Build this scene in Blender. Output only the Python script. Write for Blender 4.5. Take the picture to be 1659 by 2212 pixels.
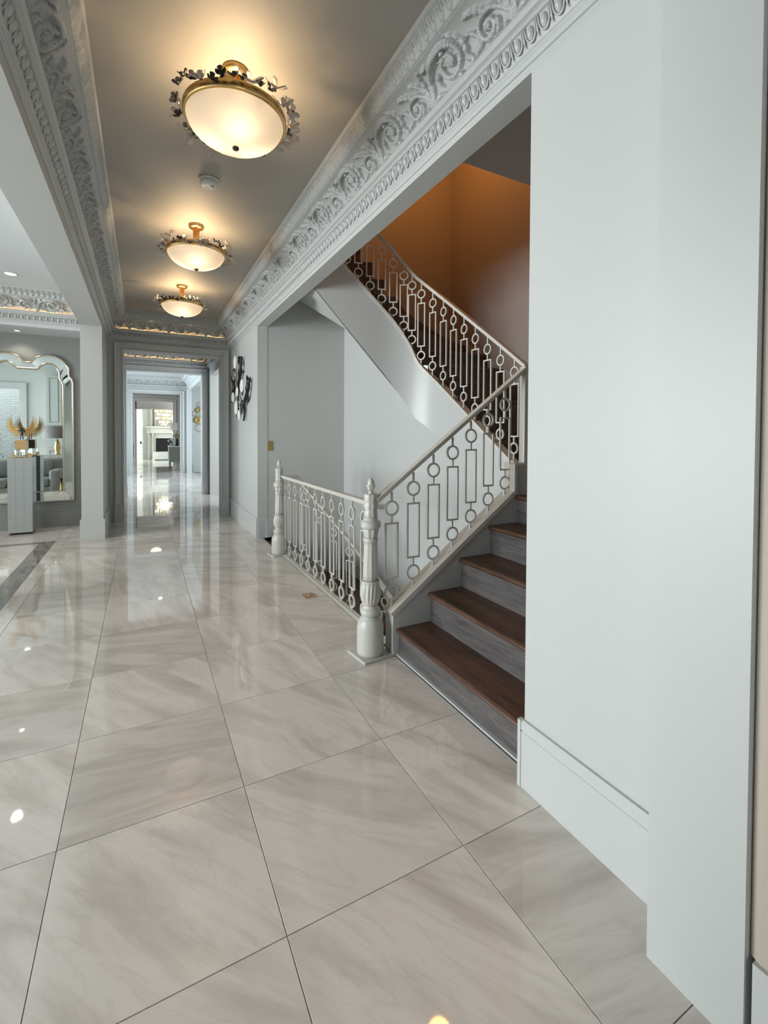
import bpy, bmesh, math, random
import numpy as np
from mathutils import Vector, Matrix

for o in list(bpy.data.objects): bpy.data.objects.remove(o)
sc = bpy.context.scene
C = sc.collection
PI = math.pi
random.seed(7)

# ------------------------------------------------------------------ camera
CAM_H = 1.40
def look(yaw, pitch, roll):
    cy, sy = math.cos(yaw), math.sin(yaw)
    f = Vector((sy*math.cos(pitch), cy*math.cos(pitch), -math.sin(pitch)))
    r = Vector((cy, -sy, 0)); u = r.cross(f)
    c, s = math.cos(roll), math.sin(roll)
    return c*r + s*u, -s*r + c*u, f
cam = bpy.data.cameras.new('camera'); camo = bpy.data.objects.new('camera', cam); C.objects.link(camo)
cr, cu, cf = look(0.484034967, 0.0196274, 0.00468215)
camo.matrix_world = Matrix(((cr.x, cu.x, -cf.x, 0), (cr.y, cu.y, -cf.y, 0), (cr.z, cu.z, -cf.z, CAM_H), (0, 0, 0, 1)))
cam.sensor_fit = 'VERTICAL'; cam.sensor_height = 36.0
cam.lens = 991.854/2212*36.0
cam.shift_x = 0.0; cam.shift_y = -(1106-955.22)/2212
cam.clip_start = 0.02; cam.clip_end = 200
sc.camera = camo

# ------------------------------------------------------------------ world, daylight, exposure
sc.view_settings.view_transform = 'Standard'
sc.view_settings.look = 'None'
sc.view_settings.exposure = 0.14
sc.view_settings.gamma = 1.0
sc.view_settings.use_curve_mapping = False
try:
    sc.cycles.use_denoising = True
    sc.cycles.max_bounces = 10; sc.cycles.diffuse_bounces = 2; sc.cycles.glossy_bounces = 5
    sc.cycles.transparent_max_bounces = 16; sc.cycles.transmission_bounces = 6
    sc.cycles.sample_clamp_indirect = 6.0
    sc.cycles.caustics_reflective = False; sc.cycles.caustics_refractive = False
except Exception: pass
w = bpy.data.worlds.new('sky'); sc.world = w; w.use_nodes = True
bg = w.node_tree.nodes['Background']; bg.inputs[0].default_value = (0.84, 0.93, 1.0, 1); bg.inputs[1].default_value = 4.0

def area(name, loc, rot, sx, sy, power, col):
    l = bpy.data.lights.new(name, 'AREA'); l.shape = 'RECTANGLE'; l.size = sx; l.size_y = sy
    l.energy = power; l.color = col
    o = bpy.data.objects.new(name, l); C.objects.link(o); o.location = loc; o.rotation_euler = rot
    return o
DAY = (0.86, 0.945, 1.0)
# daylight outside the tall windows of the side room (its left wall)
for i, y in enumerate((1.6, 3.4, 5.2)):
    area('window_daylight', (-6.75, y, 1.55), (0, -PI/2, 0), 2.5, 1.4, 400, DAY)
# daylight at the glazed entrance behind the camera
area('entrance_daylight', (0.42, -2.75, 1.4), (PI/2, 0, 0), 1.4, 2.4, 3, DAY)
# daylight for the bright rooms down the enfilade
area('window_daylight', (-3.3, 14.3, 1.6), (0, -PI/2, 0), 2.4, 4.6, 640, (0.68, 0.86, 1.0))
area('window_daylight', (-3.3, 20.0, 1.6), (0, -PI/2, 0), 2.2, 2.0, 60, DAY)
area('window_daylight', (-3.6, 25.2, 1.7), (0, -PI/2, 0), 2.6, 3.0, 230, (0.86, 1.0, 0.96))
area('window_daylight', (4.36, 14.2, 1.6), (0, PI/2, 0), 2.2, 3.0, 150, (0.78, 0.9, 1.0))  # added area light brightening the ring sculpture bay; its wall has no window
area('window_daylight', (3.4, 8.7, 1.6), (PI/2, 0, 0), 1.6, 2.2, 40, DAY)

# ------------------------------------------------------------------ materials
def lin(h):
    h = h.lstrip('#'); v = [int(h[i:i+2], 16)/255 for i in (0, 2, 4)]
    return tuple(x/12.92 if x <= 0.04045 else ((x+0.055)/1.055)**2.4 for x in v) + (1,)
def newmat(name):
    m = bpy.data.materials.new(name); m.use_nodes = True
    nt = m.node_tree; b = nt.nodes['Principled BSDF']
    return m, nt, b
def N(nt, t, **kw):
    n = nt.nodes.new(t)
    for k, v in kw.items(): setattr(n, k, v)
    return n
def simple(name, col, rough=0.5, metal=0.0, bump=0.0, bscale=200, spec=0.5, var=0.0):
    m, nt, b = newmat(name)
    b.inputs['Base Color'].default_value = col; b.inputs['Roughness'].default_value = rough
    b.inputs['Metallic'].default_value = metal; b.inputs['Specular IOR Level'].default_value = spec
    tc = N(nt, 'ShaderNodeTexCoord')
    nz = N(nt, 'ShaderNodeTexNoise'); nz.inputs['Scale'].default_value = bscale; nz.inputs['Detail'].default_value = 3
    nt.links.new(tc.outputs['Object'], nz.inputs['Vector'])
    if bump:
        bp = N(nt, 'ShaderNodeBump'); bp.inputs['Strength'].default_value = bump; bp.inputs['Distance'].default_value = 0.002
        nt.links.new(nz.outputs['Fac'], bp.inputs['Height']); nt.links.new(bp.outputs[0], b.inputs['Normal'])
    if var:
        n2 = N(nt, 'ShaderNodeTexNoise'); n2.inputs['Scale'].default_value = 3.0; n2.inputs['Detail'].default_value = 4
        nt.links.new(tc.outputs['Object'], n2.inputs['Vector'])
        mx = N(nt, 'ShaderNodeMixRGB'); mx.inputs[1].default_value = tuple(c*(1-var) for c in col[:3])+(1,); mx.inputs[2].default_value = tuple(min(1, c*(1+var)) for c in col[:3])+(1,)
        nt.links.new(n2.outputs['Fac'], mx.inputs[0]); nt.links.new(mx.outputs[0], b.inputs['Base Color'])
    return m
def emit(name, col, s):
    m, nt, b = newmat(name)
    b.inputs['Base Color'].default_value = col; b.inputs['Emission Color'].default_value = col; b.inputs['Emission Strength'].default_value = s
    return m
def thin_glass(name, tint, refl=0.12, rough=0.02):
    m, nt, b = newmat(name); nt.nodes.remove(b)
    t = N(nt, 'ShaderNodeBsdfTransparent'); t.inputs[0].default_value = tint
    g = N(nt, 'ShaderNodeBsdfGlossy'); g.inputs['Roughness'].default_value = rough
    fr = N(nt, 'ShaderNodeFresnel'); fr.inputs[0].default_value = 1.5
    ad = N(nt, 'ShaderNodeMath', operation='ADD'); ad.inputs[1].default_value = refl; ad.use_clamp = True
    mx = N(nt, 'ShaderNodeMixShader')
    nt.links.new(fr.outputs[0], ad.inputs[0]); nt.links.new(ad.outputs[0], mx.inputs[0])
    nt.links.new(t.outputs[0], mx.inputs[1]); nt.links.new(g.outputs[0], mx.inputs[2])
    nt.links.new(mx.outputs[0], nt.nodes['Material Output'].inputs[0])
    return m
def marble(name, c0, c1, c2, rough=0.045, scale=1.0):
    m, nt, b = newmat(name)
    tc = N(nt, 'ShaderNodeTexCoord'); oi = N(nt, 'ShaderNodeObjectInfo')
    rot = N(nt, 'ShaderNodeMath', operation='MULTIPLY'); rot.inputs[1].default_value = 1.4
    nt.links.new(oi.outputs['Random'], rot.inputs[0])
    off = N(nt, 'ShaderNodeMath', operation='MULTIPLY'); off.inputs[1].default_value = 37.0
    nt.links.new(oi.outputs['Random'], off.inputs[0])
    cz = N(nt, 'ShaderNodeCombineXYZ'); nt.links.new(rot.outputs[0], cz.inputs[2])
    co = N(nt, 'ShaderNodeCombineXYZ'); nt.links.new(off.outputs[0], co.inputs[0]); nt.links.new(off.outputs[0], co.inputs[2])
    mp = N(nt, 'ShaderNodeMapping'); nt.links.new(tc.outputs['Object'], mp.inputs[0])
    nt.links.new(cz.outputs[0], mp.inputs['Rotation']); nt.links.new(co.outputs[0], mp.inputs['Location'])
    st = N(nt, 'ShaderNodeMapping'); st.inputs['Scale'].default_value = (1.0*scale, 4.6*scale, 1.0)
    nt.links.new(mp.outputs[0], st.inputs[0])
    n1 = N(nt, 'ShaderNodeTexNoise'); n1.inputs['Scale'].default_value = 1.5; n1.inputs['Detail'].default_value = 9; n1.inputs['Roughness'].default_value = 0.58; n1.inputs['Distortion'].default_value = 0.7
    nt.links.new(st.outputs[0], n1.inputs['Vector'])
    n2 = N(nt, 'ShaderNodeTexNoise'); n2.inputs['Scale'].default_value = 2.4; n2.inputs['Detail'].default_value = 5; n2.inputs['Distortion'].default_value = 0.9
    nt.links.new(st.outputs[0], n2.inputs['Vector'])
    r1 = N(nt, 'ShaderNodeValToRGB'); e = r1.color_ramp.elements
    e[0].position = 0.30; e[0].color = c1; e[1].position = 0.56; e[1].color = c0
    nt.links.new(n1.outputs['Fac'], r1.inputs[0])
    r2 = N(nt, 'ShaderNodeValToRGB'); e = r2.color_ramp.elements
    e[0].position = 0.475; e[0].color = (0, 0, 0, 1); e[1].position = 0.50; e[1].color = (1, 1, 1, 1)
    e2 = r2.color_ramp.elements.new(0.53); e2.color = (0, 0, 0, 1)
    nt.links.new(n2.outputs['Fac'], r2.inputs[0])
    sc_ = N(nt, 'ShaderNodeMath', operation='MULTIPLY'); sc_.inputs[1].default_value = 0.14; nt.links.new(r2.outputs[0], sc_.inputs[0])
    mx = N(nt, 'ShaderNodeMixRGB'); mx.inputs[2].default_value = c2
    nt.links.new(sc_.outputs[0], mx.inputs[0]); nt.links.new(r1.outputs[0], mx.inputs[1])
    hv = N(nt, 'ShaderNodeHueSaturation')
    vv = N(nt, 'ShaderNodeMapRange'); vv.inputs[3].default_value = 0.88; vv.inputs[4].default_value = 1.06
    nt.links.new(oi.outputs['Random'], vv.inputs[0]); nt.links.new(vv.outputs[0], hv.inputs['Value'])
    nt.links.new(mx.outputs[0], hv.inputs['Color']); nt.links.new(hv.outputs[0], b.inputs['Base Color'])
    b.inputs['Roughness'].default_value = rough; b.inputs['IOR'].default_value = 1.55
    return m
def wood(name, c0, c1, rough=0.35, axis=1):
    m, nt, b = newmat(name)
    tc = N(nt, 'ShaderNodeTexCoord'); oi = N(nt, 'ShaderNodeObjectInfo')
    off = N(nt, 'ShaderNodeMath', operation='MULTIPLY'); off.inputs[1].default_value = 50.0; nt.links.new(oi.outputs['Random'], off.inputs[0])
    co = N(nt, 'ShaderNodeCombineXYZ')
    for k in range(3): nt.links.new(off.outputs[0], co.inputs[k])
    mp = N(nt, 'ShaderNodeMapping'); s = [16, 16, 16]; s[axis] = 1.6; mp.inputs['Scale'].default_value = s
    nt.links.new(tc.outputs['Object'], mp.inputs[0]); nt.links.new(co.outputs[0], mp.inputs['Location'])
    n1 = N(nt, 'ShaderNodeTexNoise'); n1.inputs['Scale'].default_value = 1.0; n1.inputs['Detail'].default_value = 8; n1.inputs['Roughness'].default_value = 0.7; n1.inputs['Distortion'].default_value = 0.8
    nt.links.new(mp.outputs[0], n1.inputs['Vector'])
    n2 = N(nt, 'ShaderNodeTexNoise'); n2.inputs['Scale'].default_value = 6.0; n2.inputs['Detail'].default_value = 3
    nt.links.new(mp.outputs[0], n2.inputs['Vector'])
    ad = N(nt, 'ShaderNodeMath', operation='MULTIPLY_ADD'); ad.inputs[1].default_value = 0.3; nt.links.new(n2.outputs['Fac'], ad.inputs[0]); nt.links.new(n1.outputs['Fac'], ad.inputs[2])
    r = N(nt, 'ShaderNodeValToRGB'); r.color_ramp.elements[0].position = 0.45; r.color_ramp.elements[0].color = c1; r.color_ramp.elements[1].position = 0.85; r.color_ramp.elements[1].color = c0
    nt.links.new(ad.outputs[0], r.inputs[0]); nt.links.new(r.outputs[0], b.inputs['Base Color'])
    b.inputs['Roughness'].default_value = rough
    bp = N(nt, 'ShaderNodeBump'); bp.inputs['Strength'].default_value = 0.15; bp.inputs['Distance'].default_value = 0.002
    nt.links.new(n1.outputs['Fac'], bp.inputs['Height']); nt.links.new(bp.outputs[0], b.inputs['Normal'])
    return m

M = {}
M['wall'] = simple('wall_paint', (0.53, 0.53, 0.505, 1), 0.45, bump=0.08, bscale=350)
M['wall_grey'] = simple('grey_wall_paint', (0.27, 0.275, 0.255, 1), 0.5, bump=0.08, bscale=350)
M['trim'] = simple('trim_paint', (0.54, 0.54, 0.52, 1), 0.35)
M['ceil'] = simple('ceiling_paint', (0.40, 0.375, 0.33, 1), 0.6)
M['ceil_white'] = simple('ceiling_white', (0.62, 0.63, 0.62, 1), 0.7)
M['taupe'] = simple('taupe_paint', (0.42, 0.38, 0.34, 1), 0.6)
M['beige'] = simple('beige_paint', (0.50, 0.43, 0.35, 1), 0.5)
M['wallpaper'] = simple('woven_wallpaper', (0.34, 0.28, 0.25, 1), 0.45, bump=0.3, bscale=500)
M['tile'] = marble('marble_tile', (0.80, 0.725, 0.66, 1), (0.575, 0.51, 0.455, 1), (0.42, 0.36, 0.315, 1), rough=0.03)
M['dark_marble'] = marble('brown_marble', (0.30, 0.27, 0.24, 1), (0.11, 0.095, 0.08, 1), (0.5, 0.47, 0.44, 1), scale=1.6)
M['grout'] = simple('grout', (0.34, 0.32, 0.30, 1), 0.6)
M['rail'] = simple('ivory_paint', (0.62, 0.585, 0.52, 1), 0.32)
M['newel'] = simple('grey_ivory_paint', (0.56, 0.54, 0.485, 1), 0.38, bump=0.1, bscale=120)
M['tread'] = wood('walnut_tread', (0.155, 0.075, 0.045, 1), (0.028, 0.013, 0.009, 1), 0.36)
M['riser'] = wood('grey_riser', (0.15, 0.135, 0.13, 1), (0.045, 0.038, 0.036, 1), 0.45)
M['gold'] = simple('brushed_gold', (0.86, 0.56, 0.22, 1), 0.28, metal=1.0)
M['brass'] = simple('antique_brass', (0.38, 0.30, 0.10, 1), 0.4, metal=0.8)
M['glass'] = thin_glass('clear_glass', (0.93, 0.93, 0.92, 1), 0.10)
M['petal'] = thin_glass('petal_glass', (0.97, 0.96, 0.95, 1), 0.06)
nt_ = M['petal'].node_tree; d_ = N(nt_, 'ShaderNodeBsdfTranslucent'); d_.inputs[0].default_value = (.95, .92, .9, 1); mx_ = N(nt_, 'ShaderNodeMixShader'); mx_.inputs[0].default_value = .5
o_ = nt_.nodes['Material Output']; src_ = o_.inputs[0].links[0].from_socket; nt_.links.new(src_, mx_.inputs[1]); nt_.links.new(d_.outputs[0], mx_.inputs[2]); nt_.links.new(mx_.outputs[0], o_.inputs[0])
M['smoke'] = thin_glass('smoky_glass', (0.33, 0.30, 0.31, 1), 0.10)
M['dark'] = simple('dark_bronze', (0.035, 0.03, 0.028, 1), 0.35, metal=0.4)
M['black'] = simple('black', (0.010, 0.010, 0.010, 1), 0.4)
M['white_plastic'] = simple('white_plastic', (0.72, 0.70, 0.68, 1), 0.4)
M['grey_plastic'] = simple('grey_plastic', (0.3, 0.29, 0.28, 1), 0.5)
M['mirror'] = simple('mirror', (0.80, 0.88, 0.86, 1), 0.015, metal=1.0)
M['champagne'] = simple('champagne_metal', (0.62, 0.55, 0.42, 1), 0.22, metal=1.0)
M['silver'] = simple('silver', (0.72, 0.72, 0.72, 1), 0.2, metal=1.0)
M['shagreen'] = simple('silver_leaf', (0.42, 0.44, 0.43, 1), 0.35, metal=0.35, bump=0.15, bscale=60, var=0.12)
M['seam'] = simple('seam', (0.66, 0.68, 0.67, 1), 0.4, metal=0.3)
M['tan_block'] = simple('tan_block', (0.52, 0.34, 0.15, 1), 0.35)
M['wing'] = simple('gold_feather', (0.62, 0.38, 0.12, 1), 0.32, metal=0.7)
M['fabric'] = simple('grey_fabric', (0.36, 0.36, 0.34, 1), 0.9, bump=0.4, bscale=400)
M['shade'] = simple('grey_shade', (0.22, 0.20, 0.20, 1), 0.8)
M['white_shade'] = emit('white_shade', (0.80, 0.74, 0.72, 1), 0.12)
M['green'] = simple('leaf_green', (0.03, 0.16, 0.07, 1), 0.6, var=0.4)
M['brick'] = simple('white_brick', (0.80, 0.80, 0.78, 1), 0.8, bump=0.5, bscale=60, var=0.06)
M['mortar'] = simple('mortar', (0.62, 0.62, 0.60, 1), 0.9)
M['stone'] = simple('white_stone', (0.74, 0.75, 0.70, 1), 0.4, var=0.04)
M['rug'] = simple('grey_rug', (0.12, 0.14, 0.16, 1), 0.9)
M['sage'] = simple('sage_lacquer', (0.27, 0.28, 0.235, 1), 0.35)
M['leaf_gold'] = simple('gold_leaf_disc', (0.42, 0.30, 0.11, 1), 0.4, metal=0.6)
M['flower_w'] = simple('white_petal', (0.82, 0.80, 0.76, 1), 0.7)
M['flower_t'] = simple('tan_petal', (0.48, 0.36, 0.22, 1), 0.7)
M['bulb'] = emit('bulb', (1.0, 0.80, 0.55, 1), 14.0)
M['downlight'] = emit('downlight', (1.0, 0.93, 0.82, 1), 14.0)
M['cove'] = emit('cove_led', (1.0, 0.64, 0.28, 1), 9.0)
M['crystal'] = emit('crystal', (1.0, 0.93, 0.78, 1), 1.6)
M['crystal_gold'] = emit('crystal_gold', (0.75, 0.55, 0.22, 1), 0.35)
M['sconce'] = emit('sconce', (1.0, 0.93, 0.82, 1), 5.0)
# frosted glass bowl, lit from behind by its bulbs
def frosted():
    m, nt, b = newmat('frosted_glass'); nt.nodes.remove(b)
    t = N(nt, 'ShaderNodeBsdfTranslucent'); t.inputs[0].default_value = (0.150, 0.152, 0.158, 1)
    d = N(nt, 'ShaderNodeBsdfPrincipled'); d.inputs['Base Color'].default_value = (0.85, 0.78, 0.70, 1); d.inputs['Roughness'].default_value = 0.3
    mx = N(nt, 'ShaderNodeMixShader'); mx.inputs[0].default_value = 0.25
    nt.links.new(t.outputs[0], mx.inputs[1]); nt.links.new(d.outputs[0], mx.inputs[2])
    nt.links.new(mx.outputs[0], nt.nodes['Material Output'].inputs[0]); return m
M['frosted'] = frosted()

# ------------------------------------------------------------------ mesh helpers
class MB:
    def __init__(s): s.v = []; s.f = []; s.sm = []
    def add(s, vs, fs, smooth=False):
        b = len(s.v); s.v += [tuple(p) for p in vs]
        for f in fs: s.f.append(tuple(b+i for i in f)); s.sm.append(smooth)
        return s
    def box(s, x0, x1, y0, y1, z0, z1):
        return s.add([(x0,y0,z0),(x1,y0,z0),(x1,y1,z0),(x0,y1,z0),(x0,y0,z1),(x1,y0,z1),(x1,y1,z1),(x0,y1,z1)],
              [(0,3,2,1),(4,5,6,7),(0,1,5,4),(1,2,6,5),(2,3,7,6),(3,0,4,7)])
    def bbox(s, x0, x1, y0, y1, z0, z1, b):
        # box with chamfered top edges
        vs = [(x0,y0,z0),(x1,y0,z0),(x1,y1,z0),(x0,y1,z0),(x0,y0,z1-b),(x1,y0,z1-b),(x1,y1,z1-b),(x0,y1,z1-b),
              (x0+b,y0+b,z1),(x1-b,y0+b,z1),(x1-b,y1-b,z1),(x0+b,y1-b,z1)]
        return s.add(vs, [(0,3,2,1),(0,1,5,4),(1,2,6,5),(2,3,7,6),(3,0,4,7),(4,5,9,8),(5,6,10,9),(6,7,11,10),(7,4,8,11),(8,9,10,11)])
    def prism(s, poly, axis, a, b):
        # poly: 2-D points in the two other axes (in cyclic axis order), extruded along axis from a to b
        n = len(poly)
        def P(p, t):
            q = [0, 0, 0]; q[axis] = t; q[(axis+1) % 3] = p[0]; q[(axis+2) % 3] = p[1]; return tuple(q)
        vs = [P(p, a) for p in poly] + [P(p, b) for p in poly]
        fs = [tuple(range(n))[::-1], tuple(range(n, 2*n))] + [(i, (i+1) % n, n+(i+1) % n, n+i) for i in range(n)]
        return s.add(vs, fs)
    def lathe(s, prof, seg=24, c=(0,0,0), mod=None, smooth=True, cap=True):
        vs = []; fs = []
        for r, z in prof:
            for k in range(seg):
                a = 2*PI*k/seg; rr = r*(mod(z, a) if mod else 1)
                vs.append((c[0]+rr*math.cos(a), c[1]+rr*math.sin(a), c[2]+z))
        for i in range(len(prof)-1):
            for k in range(seg):
                k2 = (k+1) % seg
                fs.append((i*seg+k, i*seg+k2, (i+1)*seg+k2, (i+1)*seg+k))
        if cap:
            fs.append(tuple(range(seg))[::-1]); n = (len(prof)-1)*seg; fs.append(tuple(n+k for k in range(seg)))
        return s.add(vs, fs, smooth)
    def tube(s, pts, r, seg=8, close=False, smooth=True):
        pts = [Vector(p) for p in pts]; n = len(pts); rs = r if isinstance(r, (list, tuple)) else [r]*n
        vs = []; fs = []; up = None
        for i, p in enumerate(pts):
            if close: t = pts[(i+1) % n]-pts[i-1]
            else: t = pts[min(i+1, n-1)]-pts[max(i-1, 0)]
            t.normalize()
            if up is None: up = Vector((0,0,1)) if abs(t.z) < 0.9 else Vector((1,0,0))
            x = up.cross(t); x.normalize(); y = t.cross(x); up = y
            for k in range(seg):
                a = 2*PI*k/seg; q = p + (x*math.cos(a)+y*math.sin(a))*rs[i]; vs.append(tuple(q))
        m = n if close else n-1
        for i in range(m):
            j = (i+1) % n
            for k in range(seg):
                k2 = (k+1) % seg; fs.append((i*seg+k, i*seg+k2, j*seg+k2, j*seg+k))
        if not close:
            fs.append(tuple(range(seg))[::-1]); fs.append(tuple((n-1)*seg+k for k in range(seg)))
        return s.add(vs, fs, smooth)
    def bar(s, p0, p1, w, h, up=(0,0,1)):
        # rectangular bar from p0 to p1, w across, h along up
        p0, p1 = Vector(p0), Vector(p1); t = (p1-p0).normalized(); u = Vector(up); x = t.cross(u)
        if x.length < 1e-6: x = t.cross(Vector((1,0,0)))
        x.normalize(); y = x.cross(t).normalized(); vs = []
        for p in (p0, p1):
            for a, b in ((-1,-1),(1,-1),(1,1),(-1,1)): vs.append(tuple(p + x*a*w/2 + y*b*h/2))
        return s.add(vs, [(0,1,2,3),(7,6,5,4),(0,4,5,1),(1,5,6,2),(2,6,7,3),(3,7,4,0)])
    def sphere(s, c, rx, ry=None, rz=None, seg=12, rings=7):
        ry = ry or rx; rz = rz or rx
        prof = [(math.sin(PI*i/rings), -math.cos(PI*i/rings)) for i in range(rings+1)]
        vs = []; fs = []
        for r, z in prof:
            for k in range(seg):
                a = 2*PI*k/seg; vs.append((c[0]+rx*r*math.cos(a), c[1]+ry*r*math.sin(a), c[2]+rz*z))
        for i in range(rings):
            for k in range(seg):
                k2 = (k+1) % seg; fs.append((i*seg+k, i*seg+k2, (i+1)*seg+k2, (i+1)*seg+k))
        return s.add(vs, fs, True)
    def mesh(s, name):
        me = bpy.data.meshes.new(name); me.from_pydata(s.v, [], s.f)
        me.polygons.foreach_set('use_smooth', s.sm)
        bm = bmesh.new(); bm.from_mesh(me); bmesh.ops.remove_doubles(bm, verts=bm.verts, dist=1e-6)
        bmesh.ops.recalc_face_normals(bm, faces=bm.faces); bm.to_mesh(me); bm.free()
        return me
def obj(name, src, mat, parent=None, loc=(0,0,0), rot=(0,0,0), scale=None):
    me = src.mesh(name) if isinstance(src, MB) else src
    if mat is not None and not me.materials: me.materials.append(M[mat] if isinstance(mat, str) else mat)
    o = bpy.data.objects.new(name, me); C.objects.link(o)
    o.location = loc; o.rotation_euler = rot
    if scale: o.scale = scale
    if parent: o.parent = parent
    return o
def tag(o, label, cat, group=None, kind=None):
    o['label'] = label; o['category'] = cat
    if group: o['group'] = group
    if kind: o['kind'] = kind
    return o
def struct(name, src, mat, label=None, parent=None, loc=(0,0,0), rot=(0,0,0)):
    o = obj(name, src, mat, parent, loc, rot)
    if parent is None:
        o['kind'] = 'structure'
        if label: o['label'] = label
    return o
def empty(name, loc=(0,0,0), rotz=0):
    o = bpy.data.objects.new(name, None); C.objects.link(o); o.location = loc; o.rotation_euler = (0,0,rotz); o.empty_display_size = 0.1
    return o

# ================================================================== SETTING
XW = 1.34; XL = -0.46; XLL = -0.70; YE = 8.20; ZC = 3.25; ZH = 2.80
# floor: grout bed with separate marble tiles; the stairwell stays open
T = 0.6105; TX0 = 0.349; TY0 = 1.229
g = MB()
g.box(-6.5, 1.40, -2.5, 8.45, -0.12, -0.004); g.box(1.40, 3.6, -2.5, 1.36, -0.12, -0.004)
g.box(1.40, 1.465, 2.6, 5.25, -0.12, -0.004); g.box(1.40, 1.42, 5.2, 6.14, -0.12, -0.004); g.box(1.40, 1.60, 6.14, 8.45, -0.12, -0.004)
g.box(1.40, 1.465, 1.36, 2.6, -0.12, -0.004)
floor = struct('floor', g, 'grout', 'polished cream marble tile floor of the hall and side room')
J = 0.0012
full = MB().bbox(-T/2+J, T/2-J, -T/2+J, T/2-J, -0.012, 0, 0.0007).mesh('tile')
full.materials.append(M['tile'])
SX0, SX1, SY = -1.15, -0.99, 7.16   # dark marble border of the side room
def tile(x0, x1, y0, y1, mat='tile'):
    if x1-x0 < 0.02 or y1-y0 < 0.02: return
    cx, cy = (x0+x1)/2, (y0+y1)/2
    if abs(x1-x0-T) < 1e-4 and abs(y1-y0-T) < 1e-4 and mat == 'tile': obj('tile', full, None, floor, (cx, cy, 0))
    else:
        a, b = (x1-x0)/2-J, (y1-y0)/2-J
        obj('tile' if mat == 'tile' else 'border_strip', MB().bbox(-a, a, -b, b, -0.012, 0, 0.0007), mat, floor, (cx, cy, 0))
def clip(x0, x1, y0, y1, X0, X1, Y0, Y1): return max(x0, X0), min(x1, X1), max(y0, Y0), min(y1, Y1)
for j in range(-6, 12):
    y0 = TY0 + j*T
    for i in range(-3, 2):
        x0 = TX0 + i*T
        a = clip(x0, x0+T, y0, y0+T, SX1, 1.40, -2.5, YE)
        if a[0] >= a[1] or a[2] >= a[3]: continue
        tile(*a)
# side room field: border strips then tiles
for k in range(7):
    y1 = SY - k*1.2; tile(SX0, SX1, max(y1-1.2, -2.0), y1, 'dark_marble')
for k in range(4):
    x1 = SX0 - k*1.2; tile(x1-1.2, x1, SY-0.12, SY, 'dark_marble')
for k in range(9):
    x1 = SX1 - k*T; tile(x1-T, x1, SY, 7.70); tile(x1-T, x1, 7.70, YE)
for j in range(12):
    for i in range(9):
        x1 = SX0 - i*T; y1 = SY-0.12 - j*T
        if x1 < -5.2: continue
        tile(x1-T, x1, y1-T, y1)
# floors down the enfilade
g = MB().box(-6.5, 4.5, 8.45, 30, -0.12, -0.004)
floor2 = struct('floor_beyond', g, 'grout', 'polished marble floor running through the rooms beyond the doorway')
for j in range(12, 30):
    for i in range(-3, 2):
        obj('tile', full, None, floor2, (TX0+(i+.5)*T, TY0+(j+.5)*T, 0))
obj('far_paving', MB().box(-3, 3, TY0+30*T, 30, -0.012, 0), 'tile', floor2)
obj('threshold', MB().box(-0.26, 1.18, YE, TY0+12*T, -0.012, 0), 'tile', floor2)

# walls ------------------------------------------------------------
g = MB()
g.box(XW, XW+0.13, -2.5, 1.335, 0, ZC+0.05); g.box(XW, XW+0.13, 1.335, 6.135, ZH, ZC+0.05); g.box(XW, XW+0.13, 6.135, YE, 0, ZC+0.05)
struct('wall_right', g, 'wall', 'pale painted wall with the wide opening to the staircase')
g = MB(); g.box(XLL, XL, 7.0, YE, 0, ZC+0.05); g.box(XLL, XL, 0.5, 7.0, 2.765, ZC+0.05); g.box(XLL, XL, -2.5, 0.5, 0, ZC+0.05)
struct('wall_left', g, 'wall', 'painted pier and header of the opening to the side room')
g = MB(); g.box(XL, -0.26, YE, YE+0.25, 0, ZC+0.05); g.box(1.18, XW+0.26, YE, YE+0.25, 0, ZC+0.05); g.box(-0.26, 1.18, YE, YE+0.25, 2.67, ZC+0.05)
struct('wall_far', g, 'wall', 'end wall of the hall around the first cased doorway')
struct('wall_mirror', MB().box(-6.5, XL, YE, YE+0.25, 0, ZC+0.05), 'wall_grey', 'grey painted wall of the side room behind the tall mirror')
g = MB(); g.box(XL, -0.28, -2.6, -2.5, 0, ZC); g.box(1.12, XW+.13, -2.6, -2.5, 0, ZC); g.box(-0.28, 1.12, -2.6, -2.5, 2.6, ZC)
struct('wall_back', g, 'wall', 'entrance wall behind the viewer')
g = MB().box(XLL, XW+.13, -2.6, YE+0.25, ZC, ZC+0.1)
struct('ceiling', g, 'ceil', 'taupe hall ceiling carrying three flower ceiling lights')
g = MB().box(-6.6, XLL, 0.4, YE+0.25, ZC, ZC+0.1)
struct('ceiling_side_room', g, 'ceil_white', 'white ceiling of the side room')
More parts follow.
